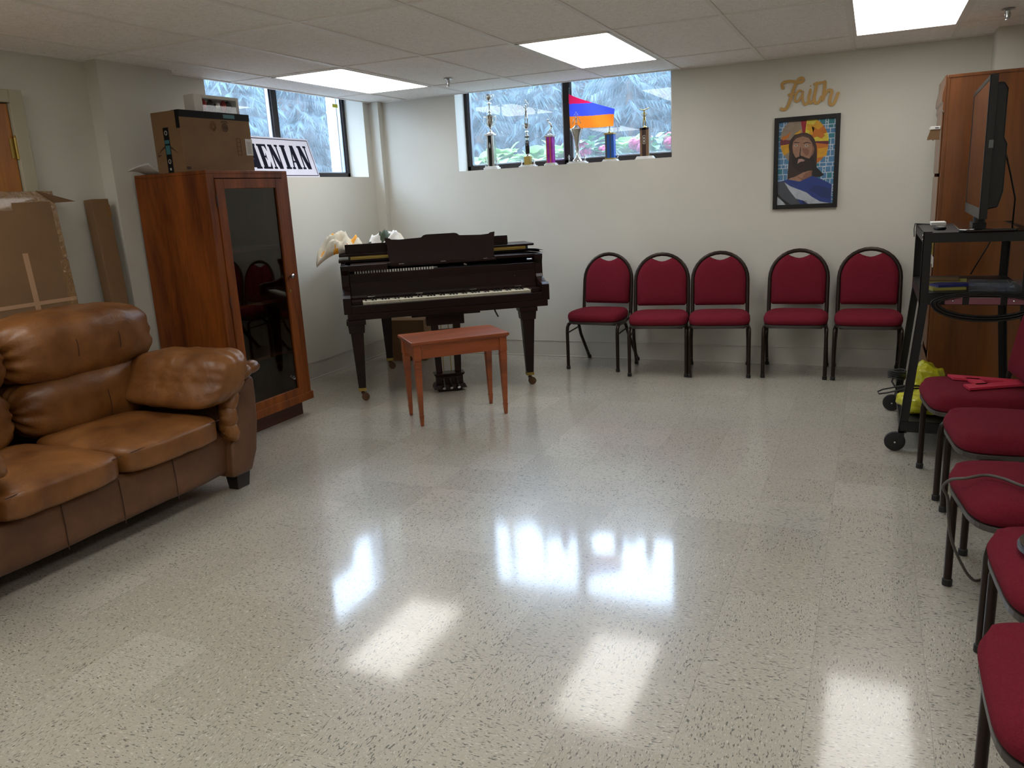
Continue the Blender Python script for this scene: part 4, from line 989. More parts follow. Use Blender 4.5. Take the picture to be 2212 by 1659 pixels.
for gi, g in enumerate(groups):
    b = MB()
    for si, k in enumerate(g):
        pts, wdt = FS[k]; P = [PXW(*q) for q in smooth(pts)]; hw = wdt * (1.4 if k != 2 else 1.1) / 1650 / 2; L = []; R = []
        for i in range(len(P)):
            a = Vector(P[max(0, i - 1)]); c2 = Vector(P[min(len(P) - 1, i + 1)]); d = (c2 - a).normalized(); nrm = Vector((-d.y, d.x))
            q = Vector(P[i]); e_ = min(1, .35 + .65 * min(i, len(P) - 1 - i) / 2); L.append(q + nrm * hw * e_); R.append(q - nrm * hw * e_)
        yb, yf = 0, -.010 - .0004 * (si + gi % 2)
        for i in range(len(P) - 1):
            a, bb, c2, dd = L[i], L[i + 1], R[i + 1], R[i]
            qs = [(q.x + .45, q.y - 2.0) for q in (a, bb, c2, dd)]; yf -= .00003; yb = 0
            b.add([(x, yb, z) for x, z in qs] + [(x, yf, z) for x, z in qs], [(0, 1, 2, 3), (7, 6, 5, 4), (0, 4, 5, 1), (1, 5, 6, 2), (2, 6, 7, 3), (3, 7, 4, 0)])
    b.build('letter', m_goldleaf, wt_)
# framed portrait
fr = thing('framed_portrait', 'black framed mosaic style portrait of a bearded man with a halo on the wall', 'picture', (0, YB - .001, 0))
def F2(px, py): return PXW(px, py)
oc = [F2(178, 518), F2(955, 452), F2(925, 1545), F2(168, 1572)]
xs0, xs1 = oc[0][0], oc[1][0]; zs1, zs0 = oc[0][1], oc[3][1]
fw = .031
b = MB(); b.box(xs0, -.022, zs0, xs0 + fw, 0, zs1); b.box(xs1 - fw, -.022, zs0, xs1, 0, zs1); b.box(xs0 + fw, -.022, zs0, xs1 - fw, 0, zs0 + fw); b.box(xs0 + fw, -.022, zs1 - fw, xs1 - fw, 0, zs1)
b.build('frame', mat('black_frame', '#08080a', .3), fr, bev=.002)
AP = {k: mat('art_' + k, v, .6, var=.12, vscale=40) for k, v in dict(paper='#c9cbd0', blue='#517ea3', teal='#347a86', gold='#d79a1e', yell='#dcc33c', ora='#c96f1c', sand='#96806c', red='#a3202e', maroon='#6e2632', hair='#3a241c', hair2='#4f3325', skin='#a5765c', skin2='#8c5a46', lip='#b98a80', eye='#b9a99c', dark='#1c1414', robe='#25397e', robe2='#1f2f66', grey='#4a4a52', pale='#b4b3b8', beard='#2c1b15').items()}
art = [MB()]; am = []; ab = MB()
def apoly(pts, k, d):
    if k not in am: am.append(k)
    ab.cur = am.index(k); P = [F2(*q) for q in pts]; ab.prism(P, -.006, -.006 - .0003 * d, 'y')
ax0, ax1, az0, az1 = xs0 + fw - .002, xs1 - fw + .002, zs0 + fw - .002, zs1 - fw + .002
am.append('paper'); ab.cur = 0; ab.box(ax0, -.0062, az0, ax1, -.002, az1)
rnd = random.Random(5)
def tile(x, z, w, h, k):
    if k not in am: am.append(k)
    ab.cur = am.index(k); ab.box(max(ax0, x), -.0064, max(az0, z), min(ax1, x + w), -.006, min(az1, z + h))
# mosaic squares of mixed size
z = az0
zc_ = az1
while zc_ > az0 + .02:
    h = rnd.choice((.026, .036, .044)); x = ax0
    while x < ax1 - .004:
        w = rnd.choice((.017, .028, .038, .044)); k = 'teal' if rnd.random() < .18 else 'blue'
        if w < .02: tile(x, zc_ - h * .48, w - .005, h * .40, k); tile(x, zc_ - h + .004, w - .007, h * .32, k)
        else: tile(x, zc_ - h + .005, w - .005, h - .005, k)
        x += w
    zc_ -= h
# halo
hc = (535, 775); HR = 288
def ring(a0, a1, r0, r1, k, d):
    n_ = 10; P = [(hc[0] + r1 * math.cos(math.radians(a0 + (a1 - a0) * i / n_)), hc[1] - r1 * 1.0 * math.sin(math.radians(a0 + (a1 - a0) * i / n_))) for i in range(n_ + 1)]
    P += [(hc[0] + r0 * math.cos(math.radians(a1 - (a1 - a0) * i / n_)), hc[1] - r0 * math.sin(math.radians(a1 - (a1 - a0) * i / n_))) for i in range(n_ + 1)]
    apoly(P, k, d)
HY = 0
for a0, a1, k in ((-70, -5, 'ora'), (-5, 3, 'maroon'), (3, 22, 'yell'), (22, 40, 'ora'), (40, 60, 'gold'), (60, 84, 'yell'), (84, 101, 'red'), (101, 130, 'sand'), (130, 176, 'sand'), (176, 190, 'maroon'), (190, 215, 'gold'), (215, 250, 'sand')):
    ring(a0, a1, 60, HR, k, 2)
apoly([(700, 850), (820, 830), (800, 930), (690, 960)], 'gold', 3); apoly([(570, 575), (660, 585), (640, 670), (560, 640)], 'gold', 3); apoly([(262, 730), (330, 705), (380, 660), (345, 735), (280, 770)], 'ora', 3)
apoly([(620, 600), (700, 640), (780, 700), (740, 740), (640, 690)], 'ora', 3); apoly([(420, 690), (500, 640), (500, 670), (430, 710)], 'gold', 3)
# hair, face, beard, neck
apoly([(500, 680), (560, 675), (620, 700), (660, 750), (685, 830), (690, 920), (690, 1060), (740, 1110), (780, 1145), (735, 1170), (650, 1180), (600, 1190), (480, 1190), (340, 1215), (345, 1120), (355, 1000), (360, 900), (350, 830), (370, 760), (420, 700)], 'hair', 4)
apoly([(640, 930), (690, 1060), (780, 1145), (735, 1170), (650, 1160), (620, 1040)], 'dark', 5); apoly([(500, 690), (560, 690), (600, 715), (640, 790), (600, 740), (520, 715), (440, 730), (400, 790), (420, 720)], 'hair2', 5)
apoly([(430, 1180), (560, 1110), (640, 1100), (630, 1170), (560, 1215), (490, 1230), (350, 1212), (380, 1195)], 'skin', 5); apoly([(560, 1130), (640, 1100), (630, 1170), (560, 1215), (500, 1215)], 'skin2', 6)
apoly([(440, 740), (520, 715), (590, 735), (630, 790), (640, 860), (630, 920), (600, 965), (540, 985), (470, 985), (430, 950), (405, 900), (395, 830), (405, 780)], 'skin', 6)
apoly([(510, 850), (560, 850), (605, 870), (600, 900), (570, 935), (530, 900)], 'skin2', 7); apoly([(640, 800), (660, 860), (640, 930), (600, 965), (630, 900)], 'skin2', 7)
apoly([(395, 900), (440, 960), (480, 945), (520, 940), (560, 955), (600, 965), (640, 920), (650, 1000), (620, 1080), (560, 1120), (480, 1125), (420, 1080), (385, 1010)], 'beard', 8)
apoly([(470, 975), (510, 968), (550, 985), (535, 1000), (500, 1003), (460, 1028)], 'lip', 9)
for pl in ([(405, 795), (430, 782), (480, 785), (480, 792), (435, 792)], [(525, 792), (570, 778), (618, 790), (615, 797), (570, 788), (530, 800)], [(490, 840), (498, 840), (494, 930), (520, 942), (480, 944)]): apoly(pl, 'dark', 9)
for cx_ in (438, 563):
    apoly([(cx_ - 28, 825), (cx_, 806), (cx_ + 28, 822), (cx_, 838)], 'eye', 9); apoly([(cx_ - 9, 822), (cx_, 812), (cx_ + 9, 821), (cx_, 831)], 'hair2', 10)
apoly([(465, 1150), (478, 1180), (520, 1195), (510, 1203), (470, 1190)], 'skin2', 9)
# robe
apoly([(222, 1250), (350, 1212), (490, 1232), (640, 1160), (740, 1190), (875, 1250), (868, 1500), (222, 1515)], 'robe', 10)
apoly([(600, 1320), (700, 1260), (860, 1300), (868, 1420), (760, 1400)], 'robe2', 11)
apoly([(222, 1250), (310, 1240), (380, 1330), (470, 1440), (520, 1508), (222, 1515)], 'grey', 11); apoly([(222, 1420), (300, 1480), (330, 1513), (222, 1515)], 'pale', 12); apoly([(222, 1380), (290, 1440), (400, 1510), (340, 1513), (222, 1405)], 'dark', 12)
apoly([(305, 1245), (380, 1290), (580, 1355), (640, 1400), (740, 1450), (868, 1465), (868, 1500), (610, 1495), (540, 1450), (450, 1430), (370, 1340)], 'pale', 13)
for k in range(5): apoly([(520 + k * 6, 1455 + k * 9), (580 + k * 6, 1450 + k * 10), (582 + k * 6, 1454 + k * 10), (522 + k * 6, 1460 + k * 9)], 'dark', 14)
ab.build('artwork', [AP[k] for k in am], fr)
b = MB(); b.box(ax0, -.0125, az0, ax1, -.0115, az1); b.build('glass', glassmat('picture_glass', fres=1.25), fr)
# wall outlet
t = thing('wall_outlet', 'white electrical outlet on the back wall behind the third chair', 'outlet', (-.953, YB, .467))
b = MB(); b.box(-.036, -.006, -.058, .036, 0, .058); b.build('cover_plate', m_glide, t, bev=.002)
for z in (.02, -.02):
    b = MB(); b.lathe([(.016, 0), (.016, .008), (.012, .009)], (0, 0, 0), 14, Matrix.Translation((0, 0, z)) @ Matrix.Rotation(PI / 2, 4, 'X')); g = b.build('socket', m_white, t)
    b = MB(); b.box(-.007, -.0098, z - .004, -.005, -.009, z + .006); b.box(.005, -.0098, z - .004, .007, -.009, z + .006); b.box(-.002, -.0098, z - .011, .002, -.009, z - .007); b.build('slot', m_black, g)

# ================================================================== trophies on the sill
SZ, TY = 1.6325, 6.53
def figure(b, x, y, z, h, pose=0):
    """tiny cast athlete: pose 0 arms raised holding a ball, 1 leaning forward, 2 winged victory"""
    s = h; hip = (x, y, z + .48 * s)
    if pose == 1:
        b.tube([(x + .10 * s, y, z), (x - .02 * s, y, z + .20 * s), (x + .12 * s, y, z + .42 * s)], [.025 * s, .03 * s, .05 * s], 6)
        b.tube([(x - .10 * s, y, z), (x - .16 * s, y, z + .16 * s), (x + .10 * s, y, z + .40 * s)], [.025 * s, .03 * s, .05 * s], 6)
        b.tube([(x + .12 * s, y, z + .42 * s), (x + .04 * s, y, z + .62 * s), (x - .10 * s, y, z + .80 * s)], [.055 * s, .07 * s, .04 * s], 8)
        b.tube([(x - .02 * s, y, z + .72 * s), (x + .18 * s, y, z + .62 * s), (x + .24 * s, y, z + .70 * s)], .02 * s, 6); b.tube([(x - .04 * s, y, z + .72 * s), (x - .2 * s, y, z + .62 * s)], .02 * s, 6)
        b.ball((x - .13 * s, y, z + .90 * s), .07 * s, 7)
    else:
        b.tube([(x + .07 * s, y, z), (x + .05 * s, y, z + .24 * s), (x + .02 * s, y, z + .48 * s)], [.02 * s, .03 * s, .045 * s], 6); b.tube([(x - .07 * s, y, z), (x - .05 * s, y, z + .24 * s), (x - .02 * s, y, z + .48 * s)], [.02 * s, .03 * s, .045 * s], 6)
        b.tube([(x, y, z + .46 * s), (x, y, z + .60 * s), (x, y, z + .74 * s)], [.05 * s, .05 * s, .065 * s], 8); b.ball((x, y, z + .82 * s), .055 * s, 7)
        for q in (-1, 1):
            if pose == 0: b.tube([(x + q * .06 * s, y, z + .72 * s), (x + q * .17 * s, y, z + .84 * s), (x + q * .03 * s, y, z + 1.0 * s)], .018 * s, 6)
            else:
                b.tube([(x + q * .05 * s, y, z + .72 * s), (x + q * .16 * s, y, z + .62 * s), (x + q * .06 * s, y, z + .52 * s)], .018 * s, 6)
        if pose == 0: b.ball((x, y, z + 1.04 * s), .045 * s, 6)
def cup(b, x, z, h, r):
    b.lathe([(r * .9, 0), (r * .95, h * .03), (r * .45, h * .09), (r * .16, h * .2), (r * .15, h * .28), (r * .35, h * .36), (r * .8, h * .52), (r * .98, h * .72), (r * .92, h * .92), (r * 1.08, h), (r * .98, h), (r * .5, h * .55), (.001, h * .5)], (x, TY, z), 18)
    for q in (-1, 1): b.tube([(x + q * r * .92, TY, z + h * .93), (x + q * r * 1.55, TY, z + h * .97), (x + q * r * 1.6, TY, z + h * .75), (x + q * r * 1.1, TY, z + h * .5), (x + q * r * .62, TY, z + h * .44)], r * .07, 6)
def trophy(x, label, rz=0): return thing('trophy', label, 'trophy', (0, 0, 0), 0, 'trophies on the window sill')
def basebox(t, x, w, h=.022, m=m_marble):
    b = MB(); b.box(x - w / 2, TY - .035, SZ, x + w / 2, TY + .035, SZ + h * .6); b.box(x - w * .42, TY - .03, SZ + h * .6, x + w * .42, TY + .03, SZ + h); return b.build('base', m, t, bev=.003)
m_mirrorblk = mat('black_lacquer', '#070707', .12, coat=.6)
m_purple = mat('purple_foil', '#a22b9c', .25, metal=.3, var=.3, vscale=25)
m_copper = mat('orange_foil', '#b9693a', .3, metal=.3)
m_bluef = mat('blue_foil', '#1450a8', .25, metal=.3, var=.15); m_greyf = mat('grey_foil', '#4b4d50', .3, metal=.4)
m_brownf = mat('dark_brown_column', '#2f1410', .35); m_tan = mat('tan_column_edge', '#7b5c40', .4)
# 1 tall cup, square black and silver column
x = -3.062; t = trophy(x, 'tallest trophy, silver cups above a black and silver column, far left on the sill'); basebox(t, x, .135, .028)
b = MB(); b.box(x - .030, TY - .024, SZ + .028, x + .036, TY + .03, SZ + .285); b.build('column', m_silver, t, bev=.002)
b = MB(); b.box(x - .014, TY - .0255, SZ + .028, x + .016, TY - .024, SZ + .283); g = b.build('column_inlay', m_mirrorblk, t)
b = MB(); b.prism([(x + .001, SZ + .175), (x + .009, SZ + .20), (x + .001, SZ + .23), (x - .007, SZ + .20)], TY - .0265, TY - .0255, 'y'); b.build('diamond', m_silver, g)
b = MB(); b.box(x - .042, TY - .035, SZ + .285, x + .042, TY + .035, SZ + .298); b.build('plate', m_marble, t, bev=.002)
b = MB(); cup(b, x + .004, SZ + .298, .15, .038); b.lathe([(.010, 0), (.018, .012), (.006, .02), (.016, .034), (.005, .045), (.006, .09), (.012, .10)], (x + .004, TY, SZ + .448), 12); b.build('cup', m_silver, t, smooth=True, auto=AU)
b = MB(); cup(b, x + .004, SZ + .545, .075, .030); b.build('upper_cup', m_silver, t, smooth=True, auto=AU)
for q in (-.052, .055):
    b = MB(); figure(b, x + q, TY - .01, SZ + .026, .085, 2); b.build('figurine', m_silver, t, smooth=True)
# 2 two part cup on black round stem
x = -2.719; t = trophy(x, 'trophy with a small cup, round black stem and gold block, on the sill'); basebox(t, x, .15, .018)
b = MB(); b.box(x - .027, TY - .025, SZ + .018, x + .029, TY + .025, SZ + .088); b.build('gold_block', m_gold, t, bev=.002)
b = MB(); b.lathe([(.022, 0), (.022, .004), (.010, .016), (.016, .020)], (x, TY, SZ + .088), 14); b.lathe([(.014, 0), (.014, .014)], (x, TY, SZ + .225), 14); b.build('collar', m_silver, t, smooth=True, auto=AU)
b = MB(); b.lathe([(.015, 0), (.019, .006), (.019, .106), (.017, .112)], (x, TY, SZ + .108), 16); b.lathe([(.021, 0), (.021, .014)], (x, TY, SZ + .240), 16); b.build('stem', m_mirrorblk, t, smooth=True, auto=AU)
b = MB(); b.lathe([(.013, 0), (.012, .010), (.004, .03), (.005, .048)], (x, TY, SZ + .254), 12); cup(b, x, SZ + .288, .070, .022); b.build('cup', m_silver, t, smooth=True, auto=AU)
b = MB(); figure(b, x, TY, SZ + .358, .175, 0); b.build('figurine', m_silver, t, smooth=True)
for q in (-.058, .058):
    b = MB(); b.tube([(x + q, TY, SZ + .018), (x + q, TY, SZ + .035), (x + q, TY, SZ + .065)], [.010, .006, .002], 8); b.build('finial', m_silver, t, smooth=True)
# 3 purple column
x = -2.508; t = trophy(x, 'trophy with a purple and orange striped column, third from the left on the sill'); basebox(t, x, .105, .022)
b = MB(); b.box(x - .031, TY - .028, SZ + .022, x + .030, TY + .028, SZ + .232); g = b.build('column', m_purple, t, bev=.003)
b = MB(); b.box(x + .002, TY - .0295, SZ + .022, x + .012, TY - .028, SZ + .23); b.box(x - .029, TY - .0295, SZ + .022, x - .022, TY - .028, SZ + .23); b.build('stripe', m_copper, g)
b = MB(); b.box(x - .040, TY - .032, SZ + .232, x + .038, TY + .032, SZ + .246); b.build('plate', m_marble, t, bev=.003)
b = MB(); b.lathe([(.022, 0), (.022, .006), (.008, .012)], (x, TY, SZ + .246), 12); figure(b, x + .003, TY, SZ + .256, .125, 1); b.build('figurine', m_silver, t, smooth=True)
# 4 fluted cup
x = -2.272; t = trophy(x, 'silver trophy with a wide fluted cup in front of the flag'); basebox(t, x, .17, .020)
b = MB(); nfl = 36; prof = [(.040, 0), (.038, .010), (.014, .035), (.011, .07), (.013, .12), (.022, .17), (.034, .215), (.050, .255), (.050, .262), (.030, .262)]
v = []; f = []
for r, z in prof:
    for k in range(nfl):
        a = 2 * PI * k / nfl; rr = r * (1 + (.10 if k % 3 == 0 else -.03) * min(1, max(0, (z - .04) * 12))); v.append((x + rr * math.cos(a), TY + rr * math.sin(a), SZ + .02 + z))
for i in range(len(prof) - 1):
    for k in range(nfl): f.append((i * nfl + k, i * nfl + (k + 1) % nfl, (i + 1) * nfl + (k + 1) % nfl, (i + 1) * nfl + k))
b.add(v, f); b.build('cup', m_silver, t, smooth=True)
b = MB(); b.lathe([(.046, 0), (.030, .014), (.022, .022), (.018, .030)], (x, TY, SZ + .278), 20); b.build('lid', m_silver, t, smooth=True)
b = MB(); figure(b, x, TY, SZ + .305, .10, 0); b.tube([(x - .015, TY, SZ + .37), (x - .035, TY, SZ + .315)], .003, 5); b.tube([(x + .015, TY, SZ + .37), (x + .038, TY, SZ + .32)], .003, 5); b.build('figurine', m_silver, t, smooth=True)
for q in (-.070, .070):
    b = MB(); figure(b, x + q, TY - .01, SZ + .02, .062, 2); b.build('side_figurine', m_silver, t, smooth=True)
b = MB(); b.tube([(x + .030, TY, SZ + .02), (x + .018, TY, SZ + .08), (x + .016, TY, SZ + .14)], .003, 6); b.build('rod', m_silver, t)
# 5 blue column
x = -1.985; t = trophy(x, 'trophy with a blue and grey striped column below the flag tip')
b = MB(); b.frustum((x, TY, SZ), .135, .07, (x, TY, SZ + .018), .11, .06); b.build('base', m_marble, t, bev=.002)
b = MB(); b.box(x - .040, TY - .030, SZ + .018, x + .044, TY + .03, SZ + .028); b.box(x - .044, TY - .034, SZ + .212, x + .040, TY + .034, SZ + .225); b.build('plate', m_gold, t, bev=.002)
b = MB(); b.box(x - .036, TY - .028, SZ + .028, x + .036, TY + .028, SZ + .212); g = b.build('column', m_greyf, t, bev=.002)
b = MB(); b.box(x - .019, TY - .0295, SZ + .028, x + .003, TY - .028, SZ + .212); b.box(x + .014, TY - .0295, SZ + .028, x + .037, TY - .028, SZ + .212); b.box(x + .036, TY - .028, SZ + .028, x + .0375, TY + .028, SZ + .212); b.build('stripe', m_bluef, g)
b = MB(); b.lathe([(.016, 0), (.012, .008), (.005, .014)], (x - .004, TY, SZ + .225), 12); figure(b, x - .004, TY, SZ + .235, .06, 2); b.build('figurine', m_gold, t, smooth=True)
b = MB(); figure(b, x + .062, TY - .01, SZ + .012, .062, 1); b.build('side_figurine', m_silver, t, smooth=True)
# 6 brown column
x = -1.695; t = trophy(x, 'trophy with a dark brown column and framed emblem, far right on the sill')
b = MB(); b.frustum((x, TY, SZ), .155, .075, (x, TY, SZ + .024), .125, .06); b.build('base', m_marble, t, bev=.002)
b = MB(); b.box(x - .036, TY - .026, SZ + .024, x + .036, TY + .03, SZ + .242); g = b.build('column', m_tan, t, bev=.002)
b = MB(); b.box(x - .018, TY - .0275, SZ + .024, x + .014, TY - .026, SZ + .240); b.box(x - .036, TY - .0275, SZ + .226, x + .036, TY - .026, SZ + .242); g2 = b.build('inlay', m_brownf, g)
b = MB()
for (a0, a1, z0, z1) in ((-.012, .010, .118, .121), (-.012, .010, .182, .185), (-.012, -.0095, .118, .185), (.0075, .010, .118, .185), (-.004, .002, .130, .146), (-.004, .002, .154, .170)): b.box(x + a0, TY - .0285, SZ + z0, x + a1, TY - .0275, SZ + z1)
b.build('emblem', m_silver, g)
b = MB(); b.box(x + .0362, TY - .026, SZ + .024, x + .040, TY + .028, SZ + .242); b.build('side_strip', m_silver, t)
b = MB(); b.lathe([(.020, 0), (.014, .008), (.005, .016)], (x, TY, SZ + .242), 12); figure(b, x - .004, TY, SZ + .255, .145, 2); b.tube([(x - .04, TY, SZ + .385), (x - .004, TY, SZ + .378), (x + .035, TY, SZ + .39)], .004, 5); b.build('figurine', m_gold, t, smooth=True)
# flag on a stick
t = thing('flag', 'small red, blue and orange striped flag on a stick at the window mullion', 'flag', (-2.352, 6.585, SZ))
b = MB(); b.tube([(0, 0, 0), (.003, 0, .60)], .004, 8); b.ball((.003, 0, .606), .008, 6); b.build('flag_pole', m_black, t, smooth=True, auto=AU)
def fmat(n, c):
    m = leaf_mat(n, c, c, .55); return m
fl = [fmat('flag_orange', '#e0731c'), fmat('flag_blue', '#3b49c4'), fmat('flag_red', '#d4174a')]
b = MB(); NU, NV = 30, 72
def FP(i, j):
    u, v = i / NU, j / NV
    x = .004 + .385 * u; top = .565 - .150 * u ** .85; bot = .288 - .010 * u
    z = bot + (top - bot) * v; y = -.022 * math.sin(u * 8 + v * 2) * (.3 + u); return (x, y, z)
for j in range(NV):
    for i in range(NU):
        zc = (FP(i, j)[2] + FP(i + 1, j + 1)[2]) / 2; lo_ = .385 - .012 * i / NU; b.cur = 0 if zc < lo_ else (1 if zc < lo_ + .100 else 2)
        b.face([FP(i, j), FP(i + 1, j), FP(i + 1, j + 1), FP(i, j + 1)])
b.build('flag_cloth', fl, t, smooth=True)

# ================================================================== wardrobe on the right (front faces -x, we see its side)
t = thing('wardrobe', 'tall honey brown wooden wardrobe behind the cart on the right', 'wardrobe', (.372, 5.60, 0))
WH = 1.962
b = MB(); b.box(.012, 0, .06, .60, .02, WH - .004); b.build('side_panel', m_ward, t, bev=.002)
b = MB(); b.box(.012, .55, .06, .60, .57, WH - .004); b.build('side_panel', m_ward, t, bev=.002)
b = MB(); b.box(.012, 0.02, .06, .6, .55, .08); b.box(.585, .02, .08, .60, .55, WH - .02); b.box(.0, -.004, WH - .018, .604, .574, WH); b.build('carcass', m_ward, t, bev=.002)
b = MB(); b.box(-.008, 0, .12, .012, .05, WH - .01); b.box(-.008, .52, .12, .012, .57, WH - .01); b.box(-.008, .05, WH - .06, .012, .52, WH - .01); b.build('face_frame', m_ward, t, bev=.002)
for z0, z1 in ((.30, .74), (.76, 1.38), (1.40, 1.88)):
    b = MB(); b.box(-.016, .055, z0, -.008, .285, z1); b.box(-.016, .29, z0, -.008, .515, z1); g = b.build('door', m_ward, t, bev=.003)
for y, z in ((.25, .50), (.32, .50)):
    b = MB(); T = Matrix.Translation((-.016, y, z)) @ Matrix.Rotation(-PI / 2, 4, 'Y'); b.lathe([(.005, 0), (.004, .012), (.013, .02), (.012, .027), (.004, .032)], (0, 0, 0), 12, T); b.build('knob', mat('dark_bronze_knob', '#2d2118', .3, metal=.6), t, smooth=True, auto=AU)
b = MB()
prof = [(-.006, WH), (-.014, WH), (-.014, WH - .05), (-.024, WH - .10), (-.026, WH - .145), (-.018, WH - .155), (-.020, WH - .19), (-.010, WH - .21), (-.006, WH - .21)]
b.prism([(x_, z_) for x_, z_ in prof], -.004, .574, 'y'); b.build('crown_moulding', m_ward, t, bev=.001)
b = MB(); b.prism([(-.006, .0), (-.028, .0), (-.029, .10), (-.020, .15), (-.024, .20), (-.012, .24), (-.006, .24)], -.004, .574, 'y'); b.box(-.006, -.004, 0, .60, .02, .075); b.build('base_moulding', m_ward, t, bev=.002)
t = thing('hanging_card', 'white card with a brown flap sticking out of the wardrobe front, upper part', 'card', (.350, 5.66, 1.66))
b = MB(); b.box(-.052, -.02, 0, .0, .10, .018); b.build('white_card', m_white, t, bev=.002)
b = MB(); b.box(-.028, -.0205, .006, -.008, -.0200, .011); b.build('card_print', m_ink, t)
b = MB(); b.prism([(-.052, 0), (.0, 0), (.0, -.062), (-.030, -.060), (-.034, -.066), (-.042, -.058), (-.068, -.060), (-.066, -.045)], -.015, -.011, 'y'); b.build('brown_flap', m_carddk, t)
t = thing('paper_folder', 'white folded paper sheets hanging on the wardrobe front behind the cart', 'paper', (.348, 5.70, .78))
b = MB(); b.prism([(-.045, .075), (-.045, .165), (-.020, .165), (.012, .115), (.012, .055), (.006, .055), (.006, .075)], -.10, -.094, 'y'); b.build('white_sheet', m_white, t)
b = MB(); b.prism([(-.045, .17), (.008, .13), (.008, .25), (-.030, .25), (-.045, .22)], -.088, -.082, 'y'); b.build('yellow_sheet', mat('ochre_sheet', '#8a7a36', .7, var=.3, vscale=30), t)

# ================================================================== AV cart
t = thing('av_cart', 'charcoal metal cart on casters carrying the television', 'cart', (.235, 4.43, 0))
CW, CD = .47, .78        # width (x), depth (y)
def shelf(z, h, x0=0, x1=CW, y0=0, y1=CD):
    b = MB(); b.box(x0, y0, z - .004, x1, y1, z)
    b.box(x0, y0, z - h, x1, y0 + .004, z); b.box(x0, y1 - .004, z - h, x1, y1, z); b.box(x0, y0, z - h, x0 + .004, y1, z); b.box(x1 - .004, y0, z - h, x1, y1, z)
    return b.build('shelf', m_cart, t, bev=.001)
shelf(1.120, .048); shelf(.825, .058); shelf(.165, .058, -.055, CW + .055, -.02, CD + .02)
def lang(px, py, sx, sy):      # bent steel angle post
    pts = [(0, 0, 1.126), (0, 0, .76), (-sx * .058, -sy * .018, .105)]
    b = MB()
    for A in range(2):
        r = []
        for dx, dy, z in pts:
            X, Y = px + dx - sx * .0016, py + dy - sy * .0016
            if A == 0: r.append([(X, Y, z), (X + sx * .040, Y, z), (X + sx * .040, Y + sy * .004, z), (X, Y + sy * .004, z)])
            else: r.append([(X, Y, z), (X + sx * .004, Y, z), (X + sx * .004, Y + sy * .032, z), (X, Y + sy * .032, z)])
        v = [q for R in r for q in R]; f = [(0, 1, 2, 3), (8, 9, 10, 11)]
        for i in range(2):
            for k in range(4): f.append((i * 4 + k, i * 4 + (k + 1) % 4, (i + 1) * 4 + (k + 1) % 4, (i + 1) * 4 + k))
        b.add(v, f)
    g = b.build('post', m_cart, t, weld=True)
    x, y = px - sx * .050, py - sy * .012
    b = MB(); b.lathe([(.012, .135), (.022, .130), (.024, .110), (.012, .106)], (x + sx * .014, y + sy * .014, 0), 12)
    b.box(x - .006, y - .018, .045, x + .020, y - .014, .112); b.box(x - .006, y + .018, .045, x + .020, y + .022, .112); b.box(x - .008, y - .018, .104, x + .03, y + .022, .112); b.build('caster_fork', m_cart, t)
    T = Matrix.Translation((x - .022, y + .002, .0515)) @ Matrix.Rotation(PI / 2, 4, 'X')
    b = MB(); b.lathe([(.012, -.013), (.040, -.013), (.049, -.011), (.051, -.006), (.051, .006), (.049, .011), (.040, .013), (.012, .013)], (0, 0, 0), 24, T); w = b.build('caster_wheel', m_rubber, t, smooth=True, auto=AU)
    b = MB(); b.tube([(x - .022, y - .022, .0515), (x - .022, y + .026, .0515)], .005, 8); b.build('axle', m_steel, w)
    return g
lang(0, 0, 1, 1); lang(CW, 0, -1, 1); lang(0, CD, 1, -1); lang(CW, CD, -1, -1)
b = MB()
for z in (1.105, 1.085): b.lathe([(.005, 0), (.005, .003)], (0, 0, 0), 8, Matrix.Translation((-.001, .02, z)) @ Matrix.Rotation(-PI / 2, 4, 'Y'))
b.build('bolt', m_steel, t)
# power strip strapped under the middle shelf front + coiled cable
t = thing('power_strip', 'maroon metal power strip hooked on the front of the middle cart shelf', 'power strip', (.345, 4.41, .80))
b = MB(); b.box(0, -.012, -.026, .335, .016, .008); b.build('housing', mat('maroon_metal', '#86505a', .45), t, bev=.002)
b = MB(); b.box(-.001, -.0125, .006, .336, .0165, .0095); b.build('edge', m_steel, t)
for x in (.035, .29):
    b = MB(); b.ball((x, -.013, -.008), .005, 6); b.build('screw', m_steel, t)
for x in (.075, .235):
    b = MB(); b.box(x, -.0135, -.028, x + .028, .0175, .0105); b.build('strap', m_black, t)
b = MB()
for k in range(7):
    rx, rz = .195 + .006 * k, .062 + .004 * k; pts = [(.515 + rx * math.cos(a * PI / 16), 4.384 + .004 * (k % 3), .792 - .010 + rz * math.sin(a * PI / 16) * (1 if math.sin(a * PI / 16) < 0 else .62)) for a in range(32)]
    b.tube(pts, .0042, 6, closed=True)
tag(b.build('coiled_cord', m_cord, smooth=True), 'black cord coiled around the power strip on the cart', 'cord')
